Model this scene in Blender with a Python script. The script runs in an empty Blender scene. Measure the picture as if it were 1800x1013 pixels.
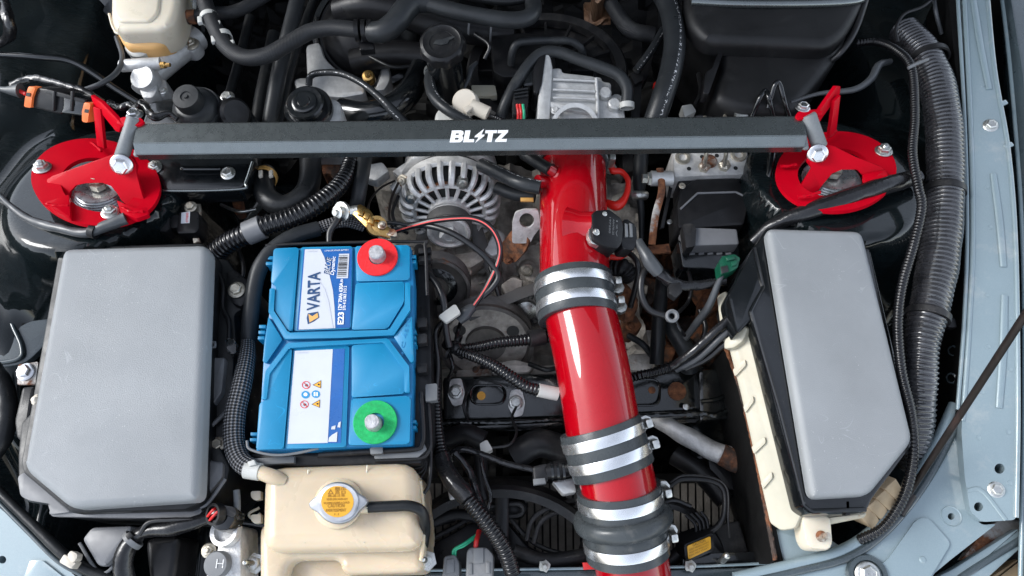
import bpy, bmesh, math, random
from math import radians, sin, cos, pi, sqrt
from mathutils import Vector, Matrix, noise, Quaternion
random.seed(7)
SC = bpy.context.scene
COL = SC.collection

# ------------------------------------------------------------------ camera
F, CX, CY = 1300.0, 900.0, 506.5          # focal length and centre in photo pixels (1800 x 1013)
TILT, CAMH = radians(22), 0.84            # camera leans 22 deg from straight down, 0.84 m over the battery top (z = 0)
CAM = Vector((0, 0, CAMH))
cd = bpy.data.cameras.new('camera'); co = bpy.data.objects.new('camera', cd); COL.objects.link(co)
co.location = CAM; co.rotation_euler = (TILT, 0, 0)
cd.sensor_width = 36; cd.lens = 36 * F / 1800; cd.clip_start = .01; cd.clip_end = 100
SC.camera = co
# ------------------------------------------------------------------ light: hazy daylight
SUN_EL, SUN_AZ = 38, 281                 # azimuth: degrees clockwise from +Y (towards the windscreen)
w = bpy.data.worlds.new('World'); SC.world = w; w.use_nodes = True
nt = w.node_tree; sky = nt.nodes.new('ShaderNodeTexSky'); sky.sky_type = 'NISHITA'
sky.sun_disc = False; sky.sun_elevation = radians(SUN_EL); sky.sun_rotation = radians(SUN_AZ)
sky.air_density = 1.0; sky.dust_density = 0.8; sky.ozone_density = 1.0
bg = nt.nodes['Background']; bg.inputs[1].default_value = .15
hs = nt.nodes.new('ShaderNodeHueSaturation'); hs.inputs['Saturation'].default_value = .45   # thin white overcast
nt.links.new(sky.outputs[0], hs.inputs['Color']); nt.links.new(hs.outputs[0], bg.inputs[0])
sl = bpy.data.lights.new('sun', 'SUN'); so = bpy.data.objects.new('sun', sl); COL.objects.link(so)
sl.energy = 1.1; sl.angle = radians(24); sl.color = (1, 1, .99)
sd = Vector((sin(radians(SUN_AZ)) * cos(radians(SUN_EL)), cos(radians(SUN_AZ)) * cos(radians(SUN_EL)), sin(radians(SUN_EL))))
so.rotation_euler = sd.to_track_quat('Z', 'Y').to_euler(); so.location = sd * 3
vs = SC.view_settings; vs.view_transform = 'Standard'; vs.look = 'None'; vs.exposure = 1.48; vs.gamma = 1; vs.use_curve_mapping = False
SC.render.engine = 'CYCLES'; SC.cycles.max_bounces = 8

# ------------------------------------------------------------------ helpers
def ray(px, py):
    u, v = (px - CX) / F, (CY - py) / F; c, s = cos(TILT), sin(TILT)
    return Vector((u, v * c + s, v * s - c))
def P(px, py, pl=0.):
    """the world point on a plane (a height, or (point, normal)) that photo pixel px,py looks at"""
    d = ray(px, py)
    if isinstance(pl, (int, float)): return CAM + d * ((CAMH - pl) / -d.z)
    return CAM + d * ((pl[0] - CAM).dot(pl[1]) / d.dot(pl[1]))
def mpp(p):                                # metres per photo pixel at a world point
    return (p - CAM).dot(ray(CX, CY)) / F
def plane3(a, b, c):
    a, b, c = P(*a), P(*b), P(*c); n = (b - a).cross(c - a).normalized()
    return (a, n if n.z > 0 else -n)
def norm(pl): return Vector((0, 0, 1)) if isinstance(pl, (int, float)) else pl[1]
def lift(pl, d): return pl + d if isinstance(pl, (int, float)) else (pl[0] + pl[1] * d, pl[1])

def finish(bm, name, ang=38):
    bmesh.ops.recalc_face_normals(bm, faces=bm.faces)
    me = bpy.data.meshes.new(name); bm.to_mesh(me); bm.free()
    for p in me.polygons: p.use_smooth = True
    me.set_sharp_from_angle(angle=radians(ang))
    return me
def tag(o, label=None, cat=None, group=None, kind=None):
    for k, v in (('label', label), ('category', cat), ('group', group), ('kind', kind)):
        if v: o[k] = v
    return o
def thing(name, label, cat, at, group=None):
    o = bpy.data.objects.new(name, None); COL.objects.link(o); o.location = at; o.empty_display_size = .02
    return tag(o, label, cat, group)
def wloc(o):
    v = Vector(o.location)
    while o.parent: o = o.parent; v += Vector(o.location)
    return v
def part(name, bm, m, parent, label=None, ang=38, kind=None):
    me = finish(bm, name, ang) if isinstance(bm, bmesh.types.BMesh) else bm
    me.transform(Matrix.Translation(-wloc(parent)))
    me.materials.append(M[m]); o = bpy.data.objects.new(name, me); COL.objects.link(o); o.parent = parent
    return tag(o, label, kind=kind)
def solo(name, bm, m, label, cat, group=None, kind=None, ang=38):
    me = finish(bm, name, ang) if isinstance(bm, bmesh.types.BMesh) else bm
    vs_ = [v.co for v in me.vertices]
    c = Vector((sum(v.x for v in vs_) / len(vs_), sum(v.y for v in vs_) / len(vs_), min(v.z for v in vs_)))
    me.transform(Matrix.Translation(-c)); me.materials.append(M[m])
    o = bpy.data.objects.new(name, me); COL.objects.link(o); o.location = c
    return tag(o, label, cat, group, kind)
def sub(name, me, m, parent, loc, rot=None, scale=1.):
    """a part that shares mesh data, placed by a world location"""
    if not me.materials: me.materials.append(M[m])
    o = bpy.data.objects.new(name, me); COL.objects.link(o); o.parent = parent
    o.location = loc - wloc(parent)
    if rot is not None: o.rotation_mode = 'QUATERNION'; o.rotation_quaternion = rot
    o.scale = (scale,) * 3 if isinstance(scale, (int, float)) else scale
    return o

def fillet(pts, r, k=4):
    if not r: return list(pts)
    out = []; n = len(pts)
    for i, q in enumerate(pts):
        b = Vector(q[:2]); a = Vector(pts[i - 1][:2]); c = Vector(pts[(i + 1) % n][:2])
        rr = q[2] if len(q) > 2 else r
        u, v = a - b, c - b
        d = min(rr, u.length * .48, v.length * .48)
        if d < .3: out.append((b.x, b.y)); continue
        s, e = b + u.normalized() * d, b + v.normalized() * d
        for j in range(k + 1):
            t = j / k; q2 = s * (1 - t) ** 2 + b * 2 * t * (1 - t) + e * t * t; out.append((q2.x, q2.y))
    return out
def prism(pts, pl, h, bev=0., seg=2, rc=0, bm=None, grow=0., vert=None, holes=()):
    """outline in photo pixels on plane pl, extruded down by h metres; bev rounds the top edge"""
    bm = bm or bmesh.new(); n = norm(pl) if vert is None else vert
    if bev >= .0025 and not holes: rc = max(rc, 1.2 * bev / mpp(P(*pts[0][:2], pl)))
    top = [P(x, y, pl) for x, y in fillet(pts, rc)]
    c = sum(top, Vector()) / len(top)
    bot = [p - n * h + (p - c) * grow for p in top]
    a = [bm.verts.new(p) for p in top]; b = [bm.verts.new(p) for p in bot]
    if holes:
        hv = []
        for hp in holes:
            ht = [P(x, y, pl) for x, y in hp]; hv.append(([bm.verts.new(p) for p in ht], [bm.verts.new(p - n * h) for p in ht]))
        for k in (0, 1):
            es = []
            for loop in [(a, b)[k]] + [x[k] for x in hv]:
                for i in range(len(loop)):
                    e = bm.edges.get((loop[i - 1], loop[i])) or bm.edges.new((loop[i - 1], loop[i])); es.append(e)
            bmesh.ops.triangle_fill(bm, edges=es, use_beauty=True)
        for ta, tb in [(a, b)] + hv:
            for i in range(len(ta)): bm.faces.new((ta[i - 1], ta[i], tb[i], tb[i - 1]))
        return bm
    m = len(a)
    if bev >= .0025:                       # rounded top edge: rings drawn inwards and upwards, held back in tight corners
        ar = sum((top[i - 1].cross(top[i]) for i in range(m)), Vector()).dot(n); sg = 1 if ar > 0 else -1; ins = []
        for i in range(m):
            e1, e2 = top[i] - top[i - 1], top[(i + 1) % m] - top[i]; l1, l2 = e1.length, e2.length
            if l1 < 1e-7 or l2 < 1e-7: ins.append((Vector(), 0)); continue
            n1, n2 = n.cross(e1).normalized() * sg, n.cross(e2).normalized() * sg; k = max(.25, 1 + n1.dot(n2)); mt = (n1 + n2) / k
            th = e1.angle(e2); convex = e1.cross(e2).dot(n) * sg > 0
            ins.append((mt, min(bev, .92 * (min(l1, l2) * .5 / math.tan(th / 2) if convex and th > .02 else 1))))
        d = [x[1] for x in ins]
        for _ in range(3): d = [min(d[i], (d[i - 1] + d[i] + d[(i + 1) % m]) / 3 * 1.0) for i in range(m)]
        prev = None
        for k in range(seg + 1):
            al = pi / 2 * k / seg
            ring = [bm.verts.new(top[i] + ins[i][0] * d[i] * (1 - cos(al)) + n * d[i] * (sin(al) - 1)) for i in range(m)]
            if prev is None:
                for i in range(m): bm.faces.new((ring[i - 1], b[i - 1], b[i], ring[i]))
            else:
                for i in range(m): bm.faces.new((ring[i - 1], prev[i - 1], prev[i], ring[i]))
            prev = ring
        for v in a: bm.verts.remove(v)
        bm.faces.new(prev); bm.faces.new(b[::-1])
        return bm
    f = bm.faces.new(a); bm.faces.new(b[::-1])
    for i in range(m): bm.faces.new((a[i - 1], b[i - 1], b[i], a[i]))
    if bev:
        bmesh.ops.bevel(bm, geom=list(f.edges), offset=bev, segments=seg, profile=.5, affect='EDGES', clamp_overlap=True)
    return bm
def ell(cx, cy, rx, ry=None, n=32, a0=0, a1=360, rot=0):
    ry = rx if ry is None else ry; full = abs(a1 - a0) >= 360
    r = radians(rot); o = []
    for i in range(n if full else n + 1):
        t = radians(a0 + (a1 - a0) * i / n); x, y = rx * cos(t), ry * sin(t)
        o.append((cx + x * cos(r) - y * sin(r), cy + x * sin(r) + y * cos(r)))
    return o
def frame(ax):
    ax = Vector(ax).normalized(); u = ax.orthogonal() if abs(ax.z) > .95 else Vector((0, 0, 1)).cross(ax)
    u.normalize(); return u, ax.cross(u).normalized(), ax
def lathe(p, ax, prof, n=32, bm=None, wob=None):
    """profile of (radius, height) turned about an axis from p"""
    bm = bm or bmesh.new(); u, v, ax = frame(ax); rings = []
    for r, h in prof:
        if r < 1e-6: rings.append([bm.verts.new(p + ax * h)]); continue
        rings.append([bm.verts.new(p + ax * h + (u * cos(2 * pi * j / n) + v * sin(2 * pi * j / n)) * r * (wob(j / n, h) if wob else 1)) for j in range(n)])
    for a, b in zip(rings, rings[1:]):
        for j in range(n):
            k = (j + 1) % n
            if len(a) == 1 and len(b) == 1: break
            if len(a) == 1: bm.faces.new((a[0], b[k], b[j]))
            elif len(b) == 1: bm.faces.new((a[j], a[k], b[0]))
            else: bm.faces.new((a[j], a[k], b[k], b[j]))
    if len(rings[0]) > 1: bm.faces.new(rings[0][::-1])
    if len(rings[-1]) > 1: bm.faces.new(rings[-1])
    return bm
def tubering(p, ax, prof, n=40, bm=None):
    """closed profile loop of (radius, height) turned about an axis: a ring"""
    bm = bm or bmesh.new(); u, v, ax = frame(ax); rings = []
    for r, h in prof: rings.append([bm.verts.new(p + ax * h + (u * cos(2 * pi * j / n) + v * sin(2 * pi * j / n)) * r) for j in range(n)])
    for i in range(len(rings)):
        a, b = rings[i - 1], rings[i]
        for j in range(n): bm.faces.new((a[j], a[(j + 1) % n], b[(j + 1) % n], b[j]))
    return bm
def spline(pts, step=.004, smooth=True):
    if len(pts) == 2 or not smooth: fine = pts if not smooth else [pts[0].lerp(pts[1], t / 8) for t in range(9)]
    else:
        q = [pts[0] * 2 - pts[1]] + list(pts) + [pts[-1] * 2 - pts[-2]]; fine = []
        for i in range(1, len(q) - 2):
            a, b, c, d = q[i - 1:i + 3]
            for k in range(12):
                t = k / 12
                fine.append(.5 * ((2 * b) + (c - a) * t + (2 * a - 5 * b + 4 * c - d) * t * t + (3 * b - a - 3 * c + d) * t ** 3))
        fine.append(pts[-1])
    out = [fine[0].copy()]; acc = 0
    L = [0]
    for a, b in zip(fine, fine[1:]): L.append(L[-1] + (b - a).length)
    n = max(2, int(L[-1] / step)); j = 0; out = []
    for i in range(n + 1):
        s = L[-1] * i / n
        while j < len(L) - 2 and L[j + 1] < s: j += 1
        t = (s - L[j]) / max(1e-9, L[j + 1] - L[j]); out.append(fine[j].lerp(fine[j + 1], t))
    return out, L[-1]
def tubew(path, r, n=14, corr=None, flat=1., bm=None, step=None, lump=0., seed=0, smooth=True):
    """a tube along world points; r a number or a list along the path; corr = (pitch, depth) for convoluted hose"""
    bm = bm or bmesh.new(); uvl = bm.loops.layers.uv.verify()
    rs = r if isinstance(r, (list, tuple)) else [r, r]
    r0 = max(rs)
    step = step or (corr[0] / 6 if corr else max(.0015, r0 * .45))
    c, L = spline(path, step, smooth); n_ = len(c); rings = []
    t0 = (c[1] - c[0]).normalized(); up = Vector((0, 0, 1)); nr = (up - t0 * up.dot(t0))
    nr = nr.normalized() if nr.length > .1 else t0.orthogonal().normalized()
    for i in range(n_):
        t = (c[min(i + 1, n_ - 1)] - c[max(i - 1, 0)]).normalized()
        nr = (nr - t * nr.dot(t)).normalized(); bn = t.cross(nr)
        s = L * i / (n_ - 1); x = s / L * (len(rs) - 1); k = min(int(x), len(rs) - 2); rad = rs[k] + (rs[k + 1] - rs[k]) * (x - k)
        if corr:
            ph = (s / corr[0]) % 1; w_ = min(1, max(0, (abs(ph - .5) * 2 - .25) * 2.2)); rad *= 1 - corr[1] * w_
        ring = []
        for j in range(n):
            a = 2 * pi * j / n; d = nr * cos(a) * flat + bn * sin(a)
            k2 = 1 + (lump * noise.noise(Vector((cos(a) * 1.2 + seed, sin(a) * 1.2, s / r0 * .6))) if lump else 0)
            ring.append(bm.verts.new(c[i] + d * rad * k2))
        rings.append((ring, s))
    for (a, s0), (b, s1) in zip(rings, rings[1:]):
        for j in range(n):
            k = (j + 1) % n; f = bm.faces.new((a[j], a[k], b[k], b[j]))
            for lp, uv in zip(f.loops, ((j / n, s0), ((j + 1) / n, s0), ((j + 1) / n, s1), (j / n, s1))): lp[uvl].uv = uv
    bm.faces.new(rings[0][0][::-1]); bm.faces.new(rings[-1][0])
    return bm
def pix(pts): return [P(*p) for p in pts]
def tube(pts, w, **k):
    """tube through photo pixels (x, y, height); w = width in pixels"""
    q = pix(pts); m = sum(mpp(p) for p in q) / len(q)
    r = [x * m / 2 for x in w] if isinstance(w, (list, tuple)) else w * m / 2
    return tubew(q, r, **k)
def obox(c, ax, ay, az, s, bev=0., seg=2, bm=None):
    bm = bm or bmesh.new(); ax, ay, az = (Vector(v).normalized() for v in (ax, ay, az))
    vs_ = [bm.verts.new(c + ax * (i * s[0] / 2) + ay * (j * s[1] / 2) + az * (k * s[2] / 2)) for i in (-1, 1) for j in (-1, 1) for k in (-1, 1)]
    fs = [bm.faces.new([vs_[q] for q in f]) for f in ((0, 1, 3, 2), (4, 6, 7, 5), (0, 4, 5, 1), (2, 3, 7, 6), (0, 2, 6, 4), (1, 5, 7, 3))]
    if bev: bmesh.ops.bevel(bm, geom=list({e for f in fs for e in f.edges}), offset=bev, segments=seg, profile=.5, affect='EDGES', clamp_overlap=True)
    return bm
def seg(a, b):                             # axis, side, up of a segment
    ax = (b - a).normalized(); sd_ = ax.cross(Vector((0, 0, 1))).normalized(); return ax, sd_, sd_.cross(ax)
def qrot(n): return Vector((0, 0, 1)).rotation_difference(Vector(n).normalized())

_bolt = {}
def bolt_mesh(kind):
    if kind in _bolt: return _bolt[kind]
    bm = bmesh.new()
    lathe(Vector(), (0, 0, 1), [(1.5, 0), (1.5, .12), (1.38, .22), (1.05, .3)], 24, bm)
    lathe(Vector((0, 0, .25)), (0, 0, 1), [(1.08, 0), (1.08, .62), (.9, .78), (.55 if kind == 'nut' else .75, .80)] + ([] if kind == 'nut' else [(.7, .74)]), 6, bm)
    if kind == 'nut':
        pr = [(.52, .7)]
        for i in range(4): pr += [(.52, 1.03 + i * .12), (.46, 1.09 + i * .12)]
        lathe(Vector(), (0, 0, 1), pr + [(.4, 1.5), (0, 1.52)], 16, bm)
    _bolt[kind] = finish(bm, 'bolt', 30); return _bolt[kind]
_bc = {}
def bolt(px, py, pl, wpx, parent, kind='head', m='zinc', name=None, n=None):
    p = P(px, py, pl); k = (kind, m)
    if k not in _bc:
        me = bolt_mesh(kind).copy(); me.materials.append(M[m]); _bc[k] = me
    q = qrot(norm(pl) if n is None else n) @ Quaternion((0, 0, 1), random.uniform(0, 1))
    return sub(name or ('nut' if kind == 'nut' else 'bolt'), _bc[k], m, parent, p, q, wpx * mpp(p) / 3.0)
def lone_bolt(px, py, pl, wpx, label, kind='head', m='zinc', group=None):
    p = P(px, py, pl); t = bpy.data.objects.new('bolt', bolt_mesh(kind).copy()); COL.objects.link(t)
    t.data.materials.append(M[m]); t.location = p; t.rotation_mode = 'QUATERNION'; t.rotation_quaternion = qrot(norm(pl)); t.scale = (wpx * mpp(p) / 3,) * 3
    return tag(t, label, 'bolt', group)

def text(s, a, b, hpx, pl, m, parent, name='lettering', bold=0., shear=0., up=.0004, fit=True):
    """flat print: baseline from photo pixel a to b, capital height hpx"""
    cu = bpy.data.curves.new('t', 'FONT'); cu.body = s; cu.shear = shear; cu.offset = bold; cu.resolution_u = 3; cu.extrude = .002
    o = bpy.data.objects.new('t', cu); COL.objects.link(o)
    me = bpy.data.meshes.new_from_object(o.evaluated_get(bpy.context.evaluated_depsgraph_get()))
    bpy.data.objects.remove(o); bpy.data.curves.remove(cu)
    if not me.vertices: return None
    xs = [v.co.x for v in me.vertices]; x0, x1 = min(xs), max(xs)
    A, B = P(*a, pl), P(*b, pl); n = norm(pl); ex = (B - A).normalized(); ey = n.cross(ex)
    sx = (B - A).length / (x1 - x0); sy = hpx * mpp(A) / .70 * 1.05
    for v in me.vertices: v.co = A + ex * ((v.co.x - x0) * sx) + ey * (v.co.y * sy) + n * (up + v.co.z * .02)
    return part(name, me, m, parent)
def flatp(pts, pl, m, parent, name, up=.0003, rc=0, h=.00025):
    return part(name, prism(pts, lift(pl, up), h, rc=rc), m, parent)
# ------------------------------------------------------------------ materials
M = {}
def mat(name, col, rough=.5, metal=0., var=.2, vs=30, bump=0., bs=250, dust=0., dcol=(.30, .28, .25), dsc=14, rust=0., coat=0., sub=0., spec=.5,
        speck=0., scr=0., rvar=.1, uv=None, big=0., flake=0., croughness=.05, streak=0.):
    m = bpy.data.materials.new(name); m.use_nodes = True; t = m.node_tree; N = t.nodes; Lk = t.links.new
    b = N['Principled BSDF']; M[name] = m
    tc = N.new('ShaderNodeTexCoord'); oc = tc.outputs['Object']
    geo = N.new('ShaderNodeNewGeometry'); oc = geo.outputs['Position']
    def nz(scale, det=5, ro=.6, vec=None, dist=0.):
        q = N.new('ShaderNodeTexNoise'); q.inputs['Scale'].default_value = scale; q.inputs['Detail'].default_value = det
        q.inputs['Roughness'].default_value = ro; q.inputs['Distortion'].default_value = dist; Lk(vec or oc, q.inputs['Vector']); return q.outputs[0]
    def rng(v, a, b_, c=0., d=1.):
        q = N.new('ShaderNodeMapRange'); q.inputs[1].default_value = a; q.inputs[2].default_value = b_; q.inputs[3].default_value = c; q.inputs[4].default_value = d
        Lk(v, q.inputs[0]); return q.outputs[0]
    def mix(f, a, c):
        q = N.new('ShaderNodeMix'); q.data_type = 'RGBA'
        Lk(f, q.inputs[0])
        for i, x in ((6, a), (7, c)):
            if isinstance(x, tuple): q.inputs[i].default_value = (*x, 1)
            else: Lk(x, q.inputs[i])
        return q.outputs[2]
    def mth(op, a, c):
        q = N.new('ShaderNodeMath'); q.operation = op
        for i, x in ((0, a), (1, c)):
            if isinstance(x, (int, float)): q.inputs[i].default_value = x
            else: Lk(x, q.inputs[i])
        return q.outputs[0]
    col3 = lambda k: tuple(min(1, x * k) for x in col)
    c = mix(rng(nz(vs), .3, .7), col3(1 - var), col3(1 + var))
    rsock = rng(nz(vs * 1.7, 4), .3, .7, max(.02, rough - rvar), min(1, rough + rvar))
    hs = []
    if big:
        c = mix(rng(nz(5, 3), .35, .65, 0, big), c, col3(.45))
    if speck:  # pale flecks of dust; on the blacks also sparkle painted in
        v = N.new('ShaderNodeTexVoronoi'); v.inputs['Scale'].default_value = 220; Lk(oc, v.inputs['Vector'])
        f = mth('MULTIPLY', rng(v.outputs['Distance'], .10, .05), rng(nz(18, 3), .52, .62)); f = mth('MULTIPLY', f, speck)
        c = mix(f, c, (.62, .62, .6))
    if scr:                                 # hairline scuffs: thin contour lines of a noise, in patches
        for sc, ms in ((26, 17), (61, 31)):
            ln = rng(mth('ABSOLUTE', mth('SUBTRACT', nz(sc, 1, .4, None, .6), .5), 0), .0055, .0015)
            c = mix(mth('MULTIPLY', mth('MULTIPLY', ln, rng(nz(ms, 2), .56, .62)), scr), c, col3(1.8))
    if dust:
        f = rng(nz(dsc, 9, .72), .62 - .32 * dust, .78 - .22 * dust, 0, min(1, .25 + dust)); c = mix(f, c, dcol)
        q = mth('MAXIMUM', rsock, mth('MULTIPLY', f, .85)); rsock = q
    if rust:
        f = rng(nz(16, 8, .7), .66 - .4 * rust, .72 - .36 * rust)
        rc_ = mix(rng(nz(90, 4), .35, .65), (.07, .027, .014), (.26, .10, .042)); c = mix(f, c, rc_)
        rsock = mth('MAXIMUM', rsock, mth('MULTIPLY', f, .9)); hs.append((nz(160, 5), .35, f))
        if metal:
            mm = mth('SUBTRACT', metal, mth('MULTIPLY', f, metal)); Lk(mm, b.inputs['Metallic'])
    elif True: b.inputs['Metallic'].default_value = metal
    Lk(c, b.inputs['Base Color']); Lk(rsock, b.inputs['Roughness'])
    b.inputs['Specular IOR Level'].default_value = spec
    if flake:
        v = N.new('ShaderNodeTexVoronoi'); v.inputs['Scale'].default_value = 2500; Lk(oc, v.inputs['Vector'])
        c2 = mix(mth('MULTIPLY', v.outputs['Color'], flake), c, (.7, .75, .78)); Lk(c2, b.inputs['Base Color'])
    if coat: b.inputs['Coat Weight'].default_value = coat; b.inputs['Coat Roughness'].default_value = croughness
    if sub:
        b.inputs['Subsurface Weight'].default_value = sub; b.inputs['Subsurface Radius'].default_value = (.02, .012, .006); b.inputs['Subsurface Scale'].default_value = .5
    prev = None
    def bmp(h, s, dist=.002):
        nonlocal prev
        q = N.new('ShaderNodeBump'); q.inputs['Strength'].default_value = s; q.inputs['Distance'].default_value = dist; Lk(h, q.inputs['Height'])
        if prev: Lk(prev, q.inputs['Normal'])
        prev = q.outputs[0]
    if bump: bmp(nz(bs, 5, .6), bump)
    if streak:                              # smeared wax: long drawn-out ridges
        for rot, sc in ((.5, (7, 95, 30)), (-.7, (9, 80, 30))):
            mp = N.new('ShaderNodeMapping'); mp.inputs['Scale'].default_value = sc; mp.inputs['Rotation'].default_value = (0, 0, rot); Lk(oc, mp.inputs[0])
            h = mth('MULTIPLY', nz(1.2, 4, .6, mp.outputs[0], 1.2), rng(nz(9, 2), .48, .6)); bmp(h, streak, .006)
    for h, s, f in hs: bmp(mth('MULTIPLY', h, f), s, .003)
    if uv:                                  # patterns that follow a tube: u round it, v along it in metres
        sp = N.new('ShaderNodeSeparateXYZ'); Lk(tc.outputs['UV'], sp.inputs[0]); U, V = sp.outputs[0], sp.outputs[1]
        if uv == 'braid':
            a = mth('SINE', mth('ADD', mth('MULTIPLY', U, 2 * pi * 8), mth('MULTIPLY', V, 850)), 0); d = mth('SINE', mth('SUBTRACT', mth('MULTIPLY', U, 2 * pi * 8), mth('MULTIPLY', V, 850)), 0)
            h = mth('MULTIPLY', a, d); bmp(h, 1., .0018); c3 = mix(rng(h, -.4, .9), (.006, .006, .007), (.30, .30, .31)); Lk(c3, b.inputs['Base Color'])
        if uv == 'weave':
            a = mth('SINE', mth('ADD', mth('MULTIPLY', U, 2 * pi * 22), mth('MULTIPLY', V, 2600)), 0); bmp(a, .35, .0006)
        if uv == 'tape':
            a = mth('FRACT', mth('ADD', mth('MULTIPLY', V, 55), U), 0); bmp(mth('ADD', a, nz(45, 3)), .55, .0022)
        if uv == 'stripe':
            f = rng(mth('ABSOLUTE', mth('SUBTRACT', U, .10), 0), .036, .028); Lk(mix(f, c, (.72, .10, .09)), b.inputs['Base Color'])
        if uv == 'print':                   # a dotted line of white print along a hose
            f = mth('MULTIPLY', rng(mth('ABSOLUTE', mth('SUBTRACT', U, .93), 0), .022, .015), rng(nz(420, 2, .5), .56, .60)); Lk(mix(f, c, (.6, .6, .6)), b.inputs['Base Color'])
    if prev: Lk(prev, b.inputs['Normal'])
    return m
mat('lid_grey', (.232, .243, .25), .5, var=.10, vs=7, bump=.34, bs=1000, speck=1., scr=.28, spec=.45, dust=.05, dcol=(.30, .30, .29), dsc=9)
mat('base_plastic', (.011, .012, .013), .36, var=.3, bump=.08, bs=500, dust=.12, dcol=(.08, .08, .075), spec=.3)
mat('satin_plastic', (.14, .143, .15), .42, var=.15, bump=.05, bs=700, dust=.05)
mat('black_plastic', (.009, .009, .010), .36, speck=.12, var=.3, bump=.08, bs=400, dust=.12, dcol=(.06, .06, .055), spec=.3)
mat('dusty_plastic', (.014, .014, .015), .42, speck=.25, var=.3, bump=.1, bs=300, dust=.3, dcol=(.09, .085, .08), spec=.3)
mat('gloss_black', (.005, .006, .007), .2, speck=.12, var=.3, bump=.06, bs=30, dust=.1, dcol=(.05, .045, .04), coat=.4)  # specks paint wet sparkle and dirt into the black
mat('bar_grey', (.18, .196, .196), .28, metal=.9, var=.05, vs=60, rvar=.03, bump=.01, bs=1400, speck=.05)
mat('sleeve_grey', (.16, .17, .175), .5, var=.1, vs=300, bump=.12, bs=1200)
mat('bracket_red', (.46, .0008, .010), .4, var=.06, spec=.05, coat=.06, speck=.15, bump=.02, bs=40)
mat('pipe_red', (.32, .0004, .005), .30, var=.03, bump=.05, bs=22, coat=1., croughness=.012, spec=.1)
mat('plastic_red', (.75, .02, .012), .35, var=.1)
mat('felt_red', (.75, .015, .02), .9, var=.15, vs=200, bump=.5, bs=900)
mat('felt_green', (.01, .36, .10), .9, var=.2, vs=200, bump=.5, bs=900)
mat('battery_blue', (.006, .195, .37), .38, var=.07, vs=8, bump=.05, bs=600, speck=.35, scr=.5, dust=.05)
mat('battery_edge', (.008, .17, .38), .4, var=.07, bump=.04, bs=500)
mat('label_white', (.52, .54, .58), .35, var=.03, speck=.1, dust=.04)
mat('label_navy', (.012, .10, .33), .3, var=.08, dust=.04)
mat('label_grey', (.5, .52, .58), .35, var=.04)
mat('ink_navy', (.01, .05, .14), .4, var=.05)
mat('ink_white', (.8, .8, .8), .4, var=.02)
mat('ink_black', (.015, .015, .015), .5, var=.02)
mat('ink_red', (.6, .03, .03), .5, var=.02)
mat('ink_blue', (.01, .22, .45), .5, var=.02)
mat('gold', (.65, .36, .10), .4, var=.1)
mat('sign_orange', (.80, .38, .03), .5, var=.06)
mat('lead', (.42, .42, .43), .5, metal=.6, var=.25, vs=150, bump=.4, bs=300)
mat('zinc', (.58, .58, .55), .34, metal=.95, var=.2, vs=200, bump=.15, bs=300, dust=.06)
mat('steel', (.62, .62, .63), .3, metal=1., var=.08, vs=80, rvar=.08)
mat('band_steel', (.74, .75, .76), .27, metal=.92, var=.05, vs=40, rvar=.06, bump=.03, bs=120)
mat('old_zinc', (.5, .46, .38), .42, metal=.85, var=.3, vs=120, bump=.3, bs=300, dust=.2, rust=.3)
mat('aluminium', (.70, .69, .67), .48, metal=.45, var=.25, vs=60, bump=.5, bs=380, dust=.18, dcol=(.32, .30, .27))
mat('cast_clean', (.55, .55, .54), .45, metal=.4, speck=.6, var=.15, vs=90, bump=.35, bs=500, dust=.1, dcol=(.4, .38, .34))
mat('cast_dirty', (.40, .37, .33), .6, metal=.3, var=.5, vs=40, bump=.7, bs=120, dust=.4, dcol=(.06, .052, .045), rust=.15)
mat('rusty', (.05, .035, .028), .85, var=.5, vs=40, bump=.8, bs=140, rust=.6)
mat('rust_bracket', (.36, .35, .33), .6, metal=.5, var=.3, bump=.4, bs=200, rust=.55)
mat('brass', (.55, .34, .12), .3, metal=1., var=.25, vs=80, bump=.2, bs=200, dust=.1)
mat('rubber', (.011, .012, .013), .36, var=.2, bump=.10, bs=350, dust=.12, dcol=(.10, .10, .10), spec=.3)
mat('rubber_grey', (.021, .023, .025), .4, var=.2, bump=.1, bs=350, dust=.14, dcol=(.14, .14, .13), spec=.3)
mat('rubber_print', (.018, .020, .022), .36, var=.2, bump=.08, bs=350, dust=.08, uv='print', spec=.3)
mat('rubber_weave', (.020, .021, .023), .5, var=.2, dust=.2, dcol=(.13, .13, .12), uv='weave', spec=.3)
mat('silicone', (.045, .051, .054), .28, var=.12, bump=.08, bs=500, dust=.06, spec=.3)
mat('loom', (.006, .006, .007), .22, var=.2, dust=.1, dcol=(.09, .09, .09))
mat('loom_shiny', (.030, .030, .033), .28, var=.5, vs=60, coat=1., croughness=.07, bump=.55, bs=60)
mat('bearing', (.55, .57, .58), .3, metal=.9, var=.3, vs=60, bump=.1, bs=100, dust=.15, dcol=(.05, .05, .05))
mat('pulley_iron', (.09, .082, .075), .42, metal=.3, var=.3, vs=60, bump=.2, bs=200, dust=.3, dcol=(.09, .075, .06), rust=.12)
mat('tape', (.010, .010, .011), .24, var=.3, uv='tape', bump=.1, bs=60)
mat('wrap_grey', (.05, .054, .058), .38, var=.15, bump=.25, bs=45)
mat('braid', (.05, .05, .05), .5, uv='braid')
mat('wire_black', (.012, .012, .013), .35, var=.2)
mat('wire_stripe', (.012, .012, .013), .35, var=.2, uv='stripe')
mat('wire_red', (.55, .02, .02), .4); mat('wire_green', (.02, .35, .18), .4); mat('wire_orange', (.6, .2, .05), .4)
mat('plug_grey', (.14, .145, .15), .5, var=.15, bump=.05, dust=.15)
mat('plug_green', (.003, .065, .034), .4, var=.15, dust=.08)
mat('plug_orange', (.75, .17, .04), .5, var=.1)
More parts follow.
